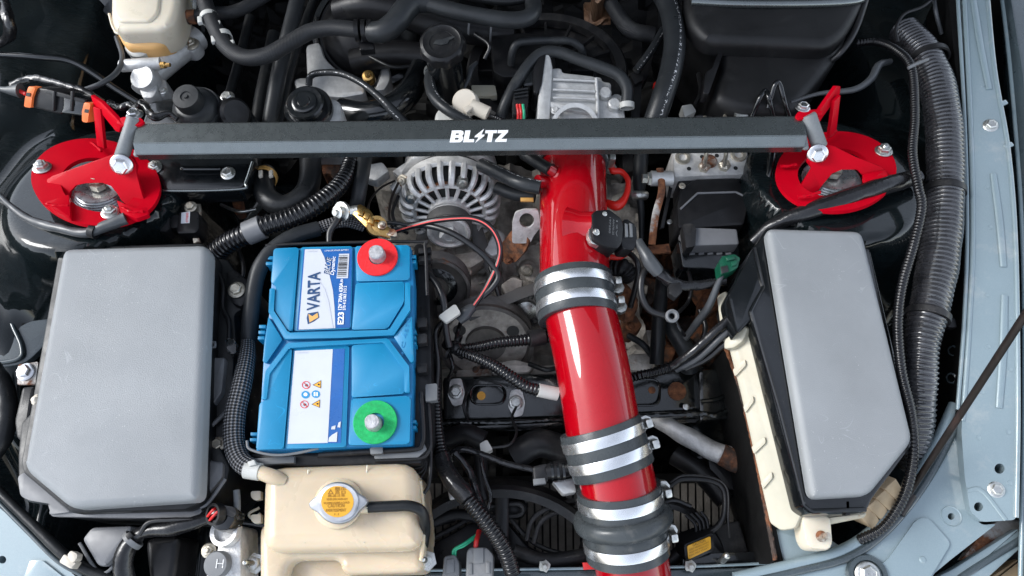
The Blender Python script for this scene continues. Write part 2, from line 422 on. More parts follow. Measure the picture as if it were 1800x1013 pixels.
mat('plug_white', (.46, .46, .43), .5, var=.08, dust=.1)
mat('beige', (.55, .50, .42), .55, var=.1, bump=.1, dust=.12)
mat('tank_text', (.42, .31, .20), .45)
mat('belt', (.075, .073, .07), .55, var=.2, bump=.1, bs=300, dust=.2, dcol=(.12, .11, .10))
mat('tank_cream', (.57, .468, .335), .3, var=.10, vs=9, sub=.7, bump=.06, bs=60, speck=0, dust=.05, dcol=(.5, .36, .22))
mat('tank_amber', (.72, .42, .16), .35, var=.1, vs=9, sub=.3)
mat('tank_white', (.60, .54, .43), .35, var=.05, sub=.3)
mat('box_cream', (.46, .43, .335), .5, var=.12, vs=14, bump=.05, sub=.1, dust=.3, dcol=(.34, .26, .16))
mat('box_tan', (.45, .33, .20), .55, var=.2, bump=.05, dust=.2, dcol=(.2, .15, .1))
mat('cap_metal', (.42, .43, .45), .42, metal=.9, var=.2, bump=.05, bs=400)
mat('sticker_yellow', (.62, .31, .012), .45, var=.05)
mat('ink_brown', (.25, .11, .0), .5, var=.05)
mat('paint_lit', (.185, .25, .275), .42, metal=.12, var=.08, vs=6, coat=1., croughness=.05, flake=.10, dust=.22, dcol=(.42, .42, .40), bump=.015, bs=20)  # body paint where it mirrors the sky, that brightness put into the colour
mat('paint_shaded', (.018, .032, .038), .3, metal=.1, var=.25, vs=10, coat=.6, croughness=.06, flake=.08, dust=.16, dcol=(.05, .05, .05), bump=.05, bs=14)  # the same body paint, with its shade put into the colour
mat('tower_wax', (.004, .007, .008), .4, spec=.05, var=.5, vs=14, coat=.8, croughness=.07, bump=.25, bs=38, dust=.35, dcol=(.006, .006, .006), streak=.45, speck=.12)  # specks also paint sparkle into the wax colour
mat('beam_black', (.004, .005, .005), .2, speck=.2, var=.4, coat=.6, croughness=.1, bump=.35, bs=40, dust=.12, dcol=(.07, .06, .05))  # white specks put both dirt and glints into the colour
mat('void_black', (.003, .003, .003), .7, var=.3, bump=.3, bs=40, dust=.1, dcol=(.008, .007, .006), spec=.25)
mat('felt_black', (.006, .006, .0065), .55, var=.5, vs=10, bump=.2, bs=60, dust=.2, dcol=(.04, .04, .04), coat=.2, croughness=.4, spec=.3)
mat('copper_foil', (.15, .08, .045), .5, metal=.5, var=.4, bump=.5, bs=90, dust=.4, dcol=(.14,.10,.07))
mat('fins', (.26, .24, .215), .6, metal=.3, var=.2, vs=60, bump=.3, bs=300, dust=.3)
mat('grass', (.10, .12, .04), .9, var=.5, vs=60, bump=.8, bs=80, dust=.5, dcol=(.30, .24, .15))
mat('earth', (.24, .19, .14), .9, var=.5, vs=50, bump=.9, bs=120)
mat('rod', (.016, .012, .011), .4, metal=.5, var=.4, dust=.2, dcol=(.10, .05, .04))
# ------------------------------------------------------------------ the setting: bay shell, panels, ground
def struct(name, bm, m, ang=38): return solo(name, bm, m, None, None, kind='structure', ang=ang)
def grid(x0, x1, y0, y1, nx, ny, f):
    bm = bmesh.new(); g = [[bm.verts.new((x0 + (x1 - x0) * i / nx, y0 + (y1 - y0) * j / ny, 0)) for j in range(ny + 1)] for i in range(nx + 1)]
    for i in range(nx + 1):
        for j in range(ny + 1): v = g[i][j]; v.co.z = f(v.co.x, v.co.y)
    for i in range(nx):
        for j in range(ny): bm.faces.new((g[i][j], g[i + 1][j], g[i + 1][j + 1], g[i][j + 1]))
    return bm
struct('ground', grid(-1.6, 2.2, -1., 2., 60, 60, lambda x, y: -.95 + .02 * noise.noise(Vector((x * 9, y * 9, 0)))), 'grass')
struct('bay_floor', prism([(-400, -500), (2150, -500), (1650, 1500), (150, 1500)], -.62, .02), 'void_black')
def sm(a, b, x): t = min(1, max(0, (x - a) / (b - a))); return t * t * (3 - 2 * t)
TW = {'l': P(163, 318, -.012), 'r': P(1469, 300, -.012)}
def wing(x, y, c, s):
    """inner wing: a panel at the side, falling away inwards, with the strut tower as a mound"""
    dx = (x - c.x) * s                                     # + towards the outside
    side = -.42 + .30 * sm(-.03, .14, dx) + .05 * sm(.1, .3, dx) - .16 * sm(.34, .16, y) * sm(.10, .2, dx) - .1 * sm(.2, .1, y)
    d = math.hypot(x - c.x, (y - c.y) * .96)
    t = sm(.138 + .075 * sm(-.06, .10, dx), .105, d); h = side * (1 - t) + (c.z - .012 - (y - c.y) * .30) * t
    h += .010 * noise.noise(Vector((x * 14, y * 10, 3))) * sm(.11, .16, d)
    return h
for k, s, x0, x1 in (('l', -1, -1.02, -.42), ('r', 1, .30, .69)):
    struct('inner_wing_left' if k == 'l' else 'inner_wing_right', grid(x0, x1, -.05, 1.15, 100, 160, lambda x, y: wing(x, y, TW[k], s)), 'tower_wax', 60)
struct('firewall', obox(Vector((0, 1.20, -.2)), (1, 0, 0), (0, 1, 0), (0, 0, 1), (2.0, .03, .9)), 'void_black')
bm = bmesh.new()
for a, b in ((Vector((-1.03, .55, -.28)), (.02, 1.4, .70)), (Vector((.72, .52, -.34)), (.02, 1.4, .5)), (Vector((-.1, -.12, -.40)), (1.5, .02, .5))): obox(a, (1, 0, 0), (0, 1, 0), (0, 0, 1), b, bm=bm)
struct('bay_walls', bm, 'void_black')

# raised bonnet behind the bay, held by the prop rod
t = thing('bonnet', 'raised bonnet held open by the prop rod, beyond the top edge', 'bonnet', Vector((-.06, 1.22, .06)))
ha = radians(66); hy, hz = -cos(ha), sin(ha); hn = Vector((0, -hz, hy)) * -1
o = Vector((-.06, 1.22, .06))
part('skin', obox(o + Vector((0, hy, hz)) * .55, (1, 0, 0), (0, hy, hz), (0, hz, -hy), (1.72, 1.15, .012), .004), 'paint_shaded', t)
for x in (-.6, -.2, .2, .6): part('stiffener', obox(o + Vector((x, hy * .55, hz * .55)) + Vector((0, -hz, hy)) * .014, (1, 0, 0), (0, hy, hz), (0, hz, -hy), (.07, .95, .02), .006), 'paint_shaded', t)

# ------------------------------------------------------------------ right fender side
RP = plane3((1700, 0, .015), (1700, 850, -.055), (1790, 420, -.012))
t = thing('fender_rail', 'pale blue painted top rail of the wing with pressed beads, along the right edge', 'body panel', P(1740, 450, -.1))
rail = [(1692, -40), (1734, -40), (1749, 120), (1774, 265), (1786, 430), (1790, 700), (1786, 914), (1726, 918), (1706, 900), (1696, 840), (1690, 760), (1703, 560), (1709, 400), (1705, 200)]
part('flange', prism(rail, RP, .03, .003, rc=8, holes=(ell(1757, 824, 9, 9, 16), ell(1720, 891, 8, 8, 16))), 'paint_lit', t)
for pts, wd in (([(1694, -40), (1706, 200), (1711, 400), (1705, 560), (1693, 740)], 9), ([(1682, -40), (1696, 200), (1701, 400), (1696, 560), (1684, 720)], 7)):
    part('edge_fold', tubew([P(x, y, RP) + Vector((0, 0, -.001)) for x, y in pts], wd * .36e-3, n=10), 'paint_lit', t)
for pts in (((1708, -20), (1722, 70), (1739, 158)), ((1746, 306), (1757, 390), (1764, 470)), ((1766, 520), (1763, 620), (1756, 718))):
    part('pressed_bead', tubew([P(x, y, RP) + RP[1] * .0006 for x, y in pts], [.0042, .0048, .0048, .0042], n=12, flat=.5), 'paint_lit', t)
part('edge_fold', tubew([P(x, y, RP) for x, y in ((1733, -40), (1748, 120), (1772, 262), (1785, 430), (1789, 700), (1786, 910))], .003, n=10), 'paint_lit', t)
for x, y in ((1763, 182), (1773, 256)): part('notch_tab', obox(P(x, y, RP), (.9, .4, 0), (-.4, .9, 0), (0, 0, 1), (.012, .007, .004), .0015), 'paint_lit', t)
part('hole_shade_or_tint', prism(ell(1757, 824, 14), lift(RP, -.034), .002), 'void_black', t); part('hole_shade_or_tint', prism(ell(1720, 891, 13), lift(RP, -.034), .002), 'void_black', t)  # black discs paint the shade seen in the holes
part('gusset_ridge', tubew([P(x, y, RP) + RP[1] * .0005 for x, y in ((1700, 863), (1726, 863), (1768, 914))], .0025, n=8, flat=.5), 'paint_lit', t)
for x, y in ((1722, 40), (1728, 150), (1735, 330), (1741, 400), (1735, 520), (1737, 610), (1726, 690), (1720, 770), (1775, 560), (1776, 650), (1772, 760), (1775, 850)):
    part('spot_weld', lathe(P(x, y, RP) - RP[1] * .0004, RP[1], [(.0036, 0), (.003, .0008), (.002, .0005), (0, .0004)], 12), 'paint_lit', t)
bolt(1741, 221, lift(RP, .0), 25, t); bolt(1751, 861, lift(RP, .0), 28, t)
t = thing('inner_rail_wall', 'dark upright panel below the rail, behind the thick convoluted hose', 'body panel', P(1690, 400, -.2))
part('panel', prism([(1664, -40), (1690, -40), (1706, 200), (1710, 400), (1704, 560), (1692, 740), (1680, 740), (1690, 560), (1694, 400), (1688, 200)], lift(RP, -.012), .30), 'void_black', t)
for x, y in ((1684, 572), (1676, 617), (1673, 665)): part('hole_rim', tubering(P(x, y, -.07), (-1, -.2, .6), [(.005, 0), (.007, .001), (.005, .002)], 16), 'paint_shaded', t)
t = thing('outer_wing', 'dark glossy outer wing edge at the far right with a painted highlight along its rim', 'body panel', P(1800, 400, -.3))
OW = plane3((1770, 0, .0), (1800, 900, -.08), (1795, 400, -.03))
part('skin', prism([(1756, -40), (1771, -40), (1798, 130), (1812, 300), (1822, 600), (1822, 1060), (1792, 1060), (1800, 700), (1796, 400), (1776, 130)], OW, .25, .004), 'paint_shaded', t)
part('rim_highlight', tubew([P(x, y, OW) for x, y in ((1757, -40), (1777, 130), (1797, 400), (1801, 700), (1793, 1060))], .003, n=10), 'paint_lit', t)  # pale tube paints the highlight line along the wing edge
t = thing('drain_channel', 'black water channel between the rail and the outer wing', 'channel', P(1770, 300, -.1))
part('gutter', prism([(1730, -40), (1758, -40), (1780, 150), (1800, 420), (1803, 700), (1797, 1060), (1740, 1060), (1780, 700), (1774, 430), (1760, 260), (1742, 120)], lift(OW, -.035), .02), 'felt_black', t)

# front cross panel, right hand corner
FP = plane3((1400, 1000, -.085), (1650, 960, -.075), (1680, 780, -.07))
t = thing('corner_bodywork', 'pale blue front corner panel with a bolt hole beside the filter box', 'body panel', P(1560, 960, -.2), 'front corner panels')
part('sheet', prism([(1300, 1060), (1335, 1020), (1420, 1008), (1500, 985), (1560, 940), (1612, 880), (1655, 812), (1694, 728), (1694, 850), (1704, 905), (1727, 923), (1752, 921), (1670, 985), (1640, 1010), (1630, 1060)], FP, .02, .004, rc=6, holes=(ell(1672, 908, 6, 6, 14),)), 'paint_lit', t)
part('hole_shade_or_tint', prism(ell(1672, 908, 10), lift(FP, -.024), .002), 'sign_orange', t)
part('boss', tubering(P(1672, 908, FP), FP[1], [(.0095, -.001), (.0115, .001), (.0125, -.001)], 28), 'paint_lit', t)
part('inner_lip', tubew([P(x, y, FP) + FP[1] * .002 for x, y in ((1300, 1025), (1400, 1003), (1488, 980), (1550, 938), (1605, 876), (1650, 805), (1690, 722))], .0055, n=12), 'paint_shaded', t)
part('inner_lip', tubew([P(x, y, FP) + FP[1] * .001 for x, y in ((1290, 1016), (1395, 992), (1478, 968), (1538, 928), (1592, 866), (1637, 795), (1676, 712))], .0065, n=12), 'paint_lit', t)
part('raised_pad', prism([(1440, 1060), (1560, 985), (1612, 912), (1632, 910), (1672, 955), (1640, 1008), (1600, 1060)], lift(FP, .0035), .004, .002, rc=8), 'paint_lit', t)
part('dimple', lathe(P(1622, 984, lift(FP, .0035)), FP[1], [(.004, 0), (.003, .0012), (0, .0016)], 14), 'paint_lit', t)
part('mounting_cup', tubering(P(1525, 1012, lift(FP, .004)), FP[1], [(.016, -.002), (.017, .003), (.022, .003), (.024, -.002)], 36), 'paint_shaded', t)
bolt(1525, 1010, lift(FP, .004), 44, t)
bolt(1700, 876, FP, 1, t)
t = thing('front_brace', 'pale blue diagonal strap over the rusty gap at the bottom right corner', 'body panel', P(1720, 990, -.2))
part('strap', prism([(1640, 1060), (1650, 1012), (1675, 1000), (1790, 928), (1800, 960), (1690, 1060)], lift(FP, -.03), .012, .003, rc=6), 'paint_lit', t)
part('strap_ridge', tubew([P(x, y, lift(FP, -.029)) for x, y in ((1668, 1040), (1690, 1015), (1795, 948))], .004, n=10, flat=.6), 'paint_shaded', t)
solo('rusty_gusset', prism([(1690, 985), (1730, 930), (1760, 912), (1795, 915), (1795, 940)], lift(FP, -.045), .01, .002), 'rust_bracket', 'rust speckled gusset plate seen through the bottom right gap', 'bracket')
solo('headlamp_backing', prism([(1690, 1060), (1740, 1015), (1800, 975), (1810, 1060)], lift(FP, -.07), .02, .004), 'box_tan', 'tan strip below the diagonal strap in the bottom right corner', 'trim')
# front panel, left corner
LP = plane3((0, 900, -.09), (150, 1013, -.09), (0, 1013, -.10))
t = thing('corner_bodywork', 'pale blue front corner panel at the bottom left, beside the black seal', 'body panel', P(50, 990, -.2), 'front corner panels')
part('sheet', prism([(-120, 800), (-30, 868), (60, 945), (150, 1030), (170, 1060), (-120, 1060)], LP, .02, .003, rc=6, holes=(ell(4, 984, 7, 7, 14),)), 'paint_lit', t)
part('raised_pad', prism([(25, 1060), (52, 985), (75, 986), (120, 1022), (150, 1060)], lift(LP, .003), .003, .0015, rc=4), 'paint_lit', t)
part('hole_shade_or_tint', prism(ell(4, 984, 10), lift(LP, -.024), .002), 'void_black', t)  # black disc stands in for the shade inside the hole
t = thing('bonnet_seal', 'black rubber seal along the bottom left corner panel', 'seal', P(80, 960, -.15))
part('bulb', tube([(-60, 805, -.085), (0, 866, -.082), (60, 925, -.08), (112, 975, -.08), (150, 1000, -.085), (230, 1035, -.09)], [17, 17, 16, 18, 20, 20], lump=.04), 'rubber', t)
part('lip', tube([(-60, 820, -.089), (-5, 880, -.087), (50, 936, -.086), (100, 985, -.086), (145, 1012, -.09)], 8), 'paint_shaded', t)
t = thing('seal_clip', 'beige plastic clip on the seal at the bottom left', 'clip', P(120, 985, -.08))
part('saddle', prism([(103, 988), (112, 974), (134, 988), (126, 1001)], -.066, .012, .002, rc=3), 'beige', t)
part('lug', prism([(118, 976), (124, 968), (136, 974), (134, 984), (126, 990)], -.062, .012, .0015, rc=2), 'beige', t)
# radiator support along the bottom edge
t = thing('radiator_support', 'dark blue front crossbar along the bottom edge, in front of the fans', 'body panel', P(1000, 1010, -.25))
part('beam', prism([(745, 1060), (745, 1007), (900, 1003), (1180, 1001), (1350, 997), (1350, 1060)], -.15, .05, .003), 'paint_shaded', t)
part('rolled_edge', tube([(745, 1003, -.148), (900, 1001, -.148), (1180, 997, -.148), (1360, 990, -.148)], 5, n=8), 'paint_lit', t)
part('drip_channel', prism([(1200, 975), (1350, 968), (1350, 992), (1200, 995)], -.158, .01, .002), 'gloss_black', t)
# left wing edge and details
t = thing('wing_pressing', 'dark teal pressed panel with a raised loop, left of the grey fuse box', 'body panel', P(20, 560, -.2))
part('sheet', prism([(-100, 420), (60, 430), (105, 445), (85, 600), (45, 640), (-100, 660)], -.125, .01, .003, rc=20), 'paint_shaded', t)
part('raised_loop', tube([(-40, 490, -.122), (8, 500, -.122), (18, 560, -.122), (38, 610, -.122), (30, 632, -.122), (-30, 640, -.122)], 8, n=10), 'paint_shaded', t)
# ------------------------------------------------------------------ strut brace
BP = plane3((237, 235, .040), (1425, 222, .040), (800, 300, .040))
t = thing('strut_brace', 'long grey strut brace bar with white BLITZ lettering across the bay', 'strut brace', P(830, 240, .0))
A, B = P(240, 236.5, .040), P(1412, 223, .040); ax = (B - A).normalized(); ay = Vector((0, 0, 1)).cross(ax); L = (B - A).length
bm = bmesh.new(); prof = [(-.0255, -.0072), (-.0155, .0035), (.0128, .0035), (.0168, .0), (.0168, -.012), (.010, -.02), (-.021, -.024), (-.0255, -.0195)]
rings = [[bm.verts.new(A + ax * s + ay * y + Vector((0, 0, z))) for y, z in prof] for s in (0, L)]
for i in range(len(prof)): bm.faces.new((rings[0][i - 1], rings[0][i], rings[1][i], rings[1][i - 1]))
bm.faces.new(rings[0]); bm.faces.new(rings[1][::-1])
bmesh.ops.bevel(bm, geom=[e for e in bm.edges if abs((e.verts[0].co - e.verts[1].co).dot(ax)) > .5], offset=.0007, segments=2, affect='EDGES')
bar = part('bar', bm, 'bar_grey', t)
BT = .0435
def bl(pts): flatp(pts, BT, 'ink_white', bar, 'letter')
sk = lambda x, y: (x, y)
def letter(pts, holes=()): part('letter', prism(pts, BT + .0006, .0005, holes=holes), 'ink_white', bar)
letter([(790.2, 250.5), (794.5, 229.5), (810, 229.3), (814.5, 231), (815, 235), (812.5, 239), (814.5, 241.5), (813, 247), (808.5, 250.2)],
       ([(801.5, 234.5), (806.5, 234.5), (807, 236.2), (805.5, 237.4), (800.8, 237.4)], [(800, 242.4), (805.6, 242.2), (806.4, 243.8), (805, 245.8), (799.4, 245.8)]))
letter([(814, 250.2), (818, 229.5), (827, 229.3), (824, 245), (833.5, 244.9), (832.5, 250)])
letter([(835, 251.5), (841.5, 241.2), (834, 241.4), (835, 239), (851, 226.5), (846, 236.8), (852, 236.8), (850.5, 239.5)])
letter([(855.5, 249.8), (858.5, 234.2), (852.5, 234.2), (853.6, 229.2), (874, 229), (873.2, 234), (867, 234.1), (864, 249.7)])
letter([(870, 249.6), (871, 246), (882.5, 234), (874.5, 234), (875.4, 229), (893.6, 228.8), (892.8, 232.5), (881, 244.4), (891, 244.3), (890.2, 249.4)])
def end_sleeve(top, bot, wd, edge):
    a, b = P(*top), P(*bot); d = (b - a).normalized(); r = wd / 2 * mpp(a); Ls = (b - a).length
    part('sleeve', lathe(a, d, [(r * .86, -.001), (r, .001), (r, Ls - .001), (r * .86, Ls + .001)], 24), 'sleeve_grey', t)
    e0, e1 = P(*edge[0]), P(*edge[1])
    for i in range(11):
        c = e0.lerp(e1, i / 10); part('weld_bead', lathe(c - Vector((0, 0, .002)), (0, .1, 1), [(.0045, 0), (.0042, .0022), (.0025, .0036), (0, .004)], 12), 'sleeve_grey', t)
end_sleeve((236, 208, .046), (213, 279, .022), 25, ((250, 222, .041), (240, 270, .030)))
end_sleeve((1421, 203, .046), (1441, 258, .022), 27, ((1408, 210, .041), (1416, 258, .030)))

# ------------------------------------------------------------------ tower brackets
def bracket(label, c, sx, pl, ring, hole, arm, post, fork, arch, foot, nuts, pb, hexb, plv, gus):
    t = thing('tower_bracket', label, 'bracket', P(*c, pl), 'red strut tower brackets')
    part('ring_plate', prism(ring, pl, .006, holes=(hole,)), 'bracket_red', t)
    part('arm_tab', prism(arm, .047, .0042, .0008, rc=4), 'bracket_red', t)
    for q in post: part('post', prism(*q[:2], .005, .0008, vert=q[2]), 'bracket_red', t)
    f = part('fork', prism(fork, plv, .0055, holes=(arch,)) if arch else prism(fork, plv, .0055, .001), 'bracket_red', t)
    part('fork_foot', prism(foot, lift(pl, .008), .008, .0015, rc=3), 'bracket_red', t)
    for g in gus: part('weld_seam', tubew([P(x, y, lift(pl, .0075)) for x, y in g], .002, n=8, lump=.5), 'bracket_red', t)
    for x, y, s in nuts: bolt(x, y, lift(pl, .0008), s, t, 'nut')
    bolt(pb[0], pb[1], (P(pb[0], pb[1], pb[2]), Vector((sx * .10, -.78, .60)).normalized()), pb[3], t, 'head', 'steel', 'pivot_bolt')
    b2 = P(pb[0], pb[1], pb[2]); 
    bolt(hexb[0], hexb[1], (P(*hexb[:3]), Vector((0, .3, .95)).normalized()), hexb[3], t, 'head', 'steel', 'pivot_nut')
    return t
n_l = Vector((.10, .28, .955)).normalized(); PL = (P(165, 320, 0.), n_l); n_r = Vector((-.06, .28, .955)).normalized(); PR = (P(1470, 305, 0.), n_r)
ringL = ell(168, 320, 114, 76, 56, rot=7); holeL = ell(172, 325, 66, 47, 40, rot=10)
ringR = ell(1470, 301, 106, 70, 56, rot=-2); holeR = ell(1466, 303, 64, 42, 40, rot=-6)
VL = plane3((205, 272, .024), (85, 312, .010), (200, 362, -.004))
t = bracket('red forked bracket on the left strut tower', (165, 320), 1, PL, ringL, holeL,
    [(203, 216), (212, 206), (245, 206), (254, 213), (246, 220), (214, 222)],
    [([(159, 168), (178, 180), (214, 218), (209, 233), (203, 231), (176, 196), (166, 192)], plane3((160, 168, .05), (214, 220, .046), (205, 235, .03)), None),
     ([(163, 188), (176, 192), (183, 262), (170, 256)], plane3((165, 188, .045), (176, 192, .045), (176, 262, .004)), None)],
    [(199, 271), (216, 269), (232, 276), (240, 291), (238, 303), (246, 330), (258, 364), (236, 372), (212, 352), (206, 338), (196, 326), (180, 320), (150, 321), (132, 325), (122, 336), (120, 352), (82, 360), (82, 316), (92, 309)],
    None, [(80, 355), (121, 342), (123, 382), (98, 372)], [(74, 295, 31), (194, 374, 31)], (214, 290, .022, 39), (237, 203, .044, 30), VL,
    [((78, 358), (100, 362), (120, 362)), ((214, 364), (230, 372), (252, 372)), ((160, 250), (168, 256), (178, 266))])
part('fork_foot', prism([(205, 352), (236, 366), (258, 364), (262, 376), (240, 384), (212, 374)], lift(PL, .007), .007, .001, rc=3), 'bracket_red', t)
VR = plane3((1432, 258, .024), (1552, 300, .010), (1432, 345, -.004))
t = bracket('red forked bracket on the right strut tower', (1470, 305), -1, PR, ringR, holeR,
    [(1398, 203), (1404, 195), (1440, 192), (1448, 199), (1438, 206), (1404, 210)],
    [([(1471, 152), (1478, 152), (1477, 165), (1446, 205), (1440, 217), (1436, 212), (1440, 196)], plane3((1475, 152, .05), (1440, 196, .046), (1440, 217, .03)), None),
     ([(1467, 178), (1478, 168), (1471, 228), (1458, 242)], plane3((1467, 178, .046), (1478, 170, .046), (1464, 240, .004)), None)],
    [(1424, 262), (1432, 254), (1448, 252), (1470, 258), (1505, 278), (1548, 292), (1556, 300), (1555, 314), (1520, 320), (1519, 308), (1508, 297), (1480, 297), (1462, 304), (1446, 325), (1440, 335), (1402, 350), (1396, 346), (1428, 295), (1420, 284)],
    None, [(1518, 306), (1556, 298), (1562, 312), (1522, 324)], [(1553, 266, 30)], (1437, 271, .022, 36), (1411, 190, .044, 26), VR,
    [((1402, 346), (1420, 344), (1442, 338)), ((1372, 292), (1385, 292), (1400, 289)), ((1452, 244), (1462, 238), (1470, 230))])
def strut_top(label, c, rx, ry, rot, pl):
    p = P(*c, pl); t = thing('strut_mount', label, 'strut mount', p - pl[1] * .03, 'strut top mounts'); m = mpp(p) * rx; n = pl[1]
    part('rubber_seat', lathe(p - n * .03, n, [(m * 1.02, 0), (m * 1.02, .012), (m * .95, .015), (m * .93, .010), (m * .8, .010)], 40), 'rubber', t)
    pr = [(m * .85, 0), (m * .85, .008)]
    for i in range(5): pr += [(m * (.84 - i * .05), .010 + i * .0022), (m * (.80 - i * .05), .0098 + i * .0022)]
    part('bearing_plate', lathe(p - n * .022, n, pr + [(m * .5, .019), (m * .3, .016)], 40), 'bearing', t)
    part('shaft_nut', lathe(p - n * .004, n, [(m * .22, 0), (m * .22, .008), (m * .1, .009), (m * .1, .018), (0, .019)], 6), 'old_zinc', t)
strut_top('steel strut bearing inside the left red bracket', (172, 325), 62, 44, 10, lift(PL, -.004))
strut_top('steel strut bearing inside the right red bracket', (1466, 303), 60, 40, -6, lift(PR, -.004))

# ------------------------------------------------------------------ battery
t = thing('battery', 'blue car battery with VARTA label and two round posts', 'battery', P(595, 610, -.2))
part('case', prism([(480, 437), (722, 431), (728, 500), (727, 640), (724, 782), (449, 794), (458, 700), (464, 600), (473, 545)], -.006, .19, .003, rc=4), 'battery_edge', t)
def pan(pts, z, bev=.0012, rc=4, m='battery_blue', h=.006, name='cover_panel'): return part(name, prism(pts, z, h, bev, rc=rc), m, t)
pan([(481, 437), (525, 435), (514, 582), (506, 582), (483, 545), (485, 500), (476, 498)], 0)
pan([(528, 435), (620, 433), (617, 578), (516, 582)], -.0025)
pan([(624, 433), (720, 431), (720, 492), (709, 493), (626, 495)], -.003)
pan([(625, 498), (711, 495), (710, 531), (681, 578), (618, 580)], 0)
pan([(507, 612), (513, 613), (498, 789), (450, 791), (456, 708), (468, 704), (474, 656)], 0)
pan([(516, 612), (614, 607), (608, 786), (501, 789)], -.0025)
pan([(618, 607), (676, 602), (710, 650), (711, 692), (618, 699)], 0)
pan([(617, 705), (620, 701), (718, 696), (722, 700), (720, 776), (716, 781), (612, 783)], 0.0005, rc=6)
pan([(472, 557), (496, 597), (468, 638), (462, 636), (465, 600)], -.001, rc=2); pan([(724, 556), (692, 592), (722, 638), (727, 635)], -.001, rc=2)
def strap(pts): return part('carry_handle', tubew([P(x, y, .001) for x, y in pts], .0048, n=8, flat=.62, smooth=False, step=.003), 'battery_blue', t)
def strapp(o): return part('carry_handle', prism(o, .0022, .006, .0012, rc=2), 'battery_blue', t)
strapp([(474, 507), (483, 507), (481, 546), (507, 585), (684, 580), (711, 537), (712, 497), (721, 497), (721, 545), (692, 589), (600, 594), (500, 596), (472, 549)])
strapp([(459, 702), (468, 702), (474, 657), (508, 612), (560, 608), (674, 602), (710, 650), (711, 690), (720, 690), (719, 644), (682, 595), (600, 599), (505, 603), (467, 652)])
for y0, x in ((450, 475), (460, 474), (571, 462), (581, 461), (591, 460), (760, 447), (770, 446)): part('side_rib', prism([(x - 7, y0), (x + 5, y0), (x + 5, y0 + 6), (x - 7, y0 + 6)], -.012, .02, .001), 'battery_blue', t)
for y0 in (448, 457, 580, 590, 600, 738, 748): part('side_rib', prism([(722, y0), (731, y0), (731, y0 + 6), (722, y0 + 6)], -.008, .02, .001), 'battery_blue', t)
LB = -.0025
lab = part('label', prism([(534, 438), (619, 437), (615, 576), (522, 580)], LB + .0004, .0004), 'label_navy', t)
flatp([(536, 438.5), (563, 438), (570, 452), (578, 478), (585, 510), (588, 540), (589.5, 577), (525, 579.5)], LB + .0004, 'label_white', lab, 'white_field')
flatp([(560, 492), (571, 508), (578, 530), (583, 560), (586, 577), (583, 577), (577, 545), (571, 525), (563, 508), (556, 500)], LB + .0008, 'label_grey', lab, 'grey_swoosh', h=.0002)
text('VARTA', (560.5, 545), (562.5, 478), 20, LB + .0009, 'ink_navy', lab, bold=.022)
flatp([(539, 559), (541, 551), (559, 548), (561, 558), (552, 565), (541, 570)], LB + .0008, 'ink_navy', lab, 'emblem_back', h=.0002)
flatp([(542, 552), (549, 556), (558, 550), (559.5, 558), (550, 563.5), (544, 567)], LB + .0011, 'gold', lab, 'emblem', h=.0002)
text('BLUE', (579, 483), (582.5, 452), 9, LB + .0008, 'ink_navy', lab, bold=.03, shear=.25, up=.0005)
text('BLUE', (579.6, 482), (583.1, 453), 7.5, LB + .0008, 'label_white', lab, bold=-.004, shear=.25, up=.0009)
text('Dynamic', (587, 484), (590, 451), 6.5, LB + .0008, 'ink_white', lab, bold=.01, shear=.25)
bc = part('barcode_field', prism([(596, 446.5), (614, 446), (611.5, 489), (591.5, 489.5)], LB + .0011, .0005), 'label_white', lab)
random.seed(3); y = 449.5
while y < 486:
    h_ = random.choice((.7, 1.2, 2.0)); k = (y - 446) / 43
    flatp([(596.5 - 4 * k, y), (611 - 2.6 * k, y - .3), (611 - 2.6 * k, y + h_ - .3), (596.5 - 4 * k, y + h_)], LB + .0013, 'ink_black', lab, 'barcode_line', h=.0002); y += h_ + random.choice((.9, 1.4, 2))
text('E23', (603.5, 570.5), (604.5, 549), 9.5, LB + .0008, 'ink_white', lab, bold=.03)
text('12V 70Ah 630A', (600.5, 545), (603, 497), 6, LB + .0008, 'ink_white', lab, bold=.025); text('EN', (602.6, 496), (603, 491), 4, LB + .0008, 'ink_white', lab, bold=.02)
text('570 412 063 313 2', (607.5, 545.5), (609.5, 503), 5, LB + .0008, 'ink_white', lab, bold=.02)
text('LONG LIFE POWER BATTERY', (571, 442.5), (613, 441), 2.6, LB + .0008, 'ink_white', lab); text('570 412 063', (540, 443.5), (557, 443), 2.4, LB + .0008, 'label_grey', lab)
lab = part('label', prism([(518, 617), (606, 613), (599, 779), (505, 781)], LB + .0004, .0004), 'label_navy', t)
flatp([(518.3, 617), (585, 614), (576, 778.7), (505.3, 780.5)], LB + .0004, 'label_white', lab, 'white_field')
text('570 412 063', (523, 621.5), (541, 621), 2.6, LB + .0008, 'label_grey', lab)
def disc(x, y, r, m, z, name): flatp(ell(x, y, r, r * .92, 20), z, m, lab, name, h=.0002)
for (x, y) in ((538, 677), (535, 711)):
    part('warning_ring', prism(ell(x, y, 7.4, 6.9, 24), LB + .0011, .0003, holes=(ell(x, y, 6.2, 5.7, 24),)), 'ink_red', lab)
    flatp([(x - 5, y - 4.4), (x - 4, y - 5), (x + 5, y + 4.2), (x + 4, y + 5)], LB + .0012, 'ink_red', lab, 'warning_bar', h=.0002)
    disc(x + .5, y + .5, 2.4, 'ink_black', LB + .0009, 'pictogram')
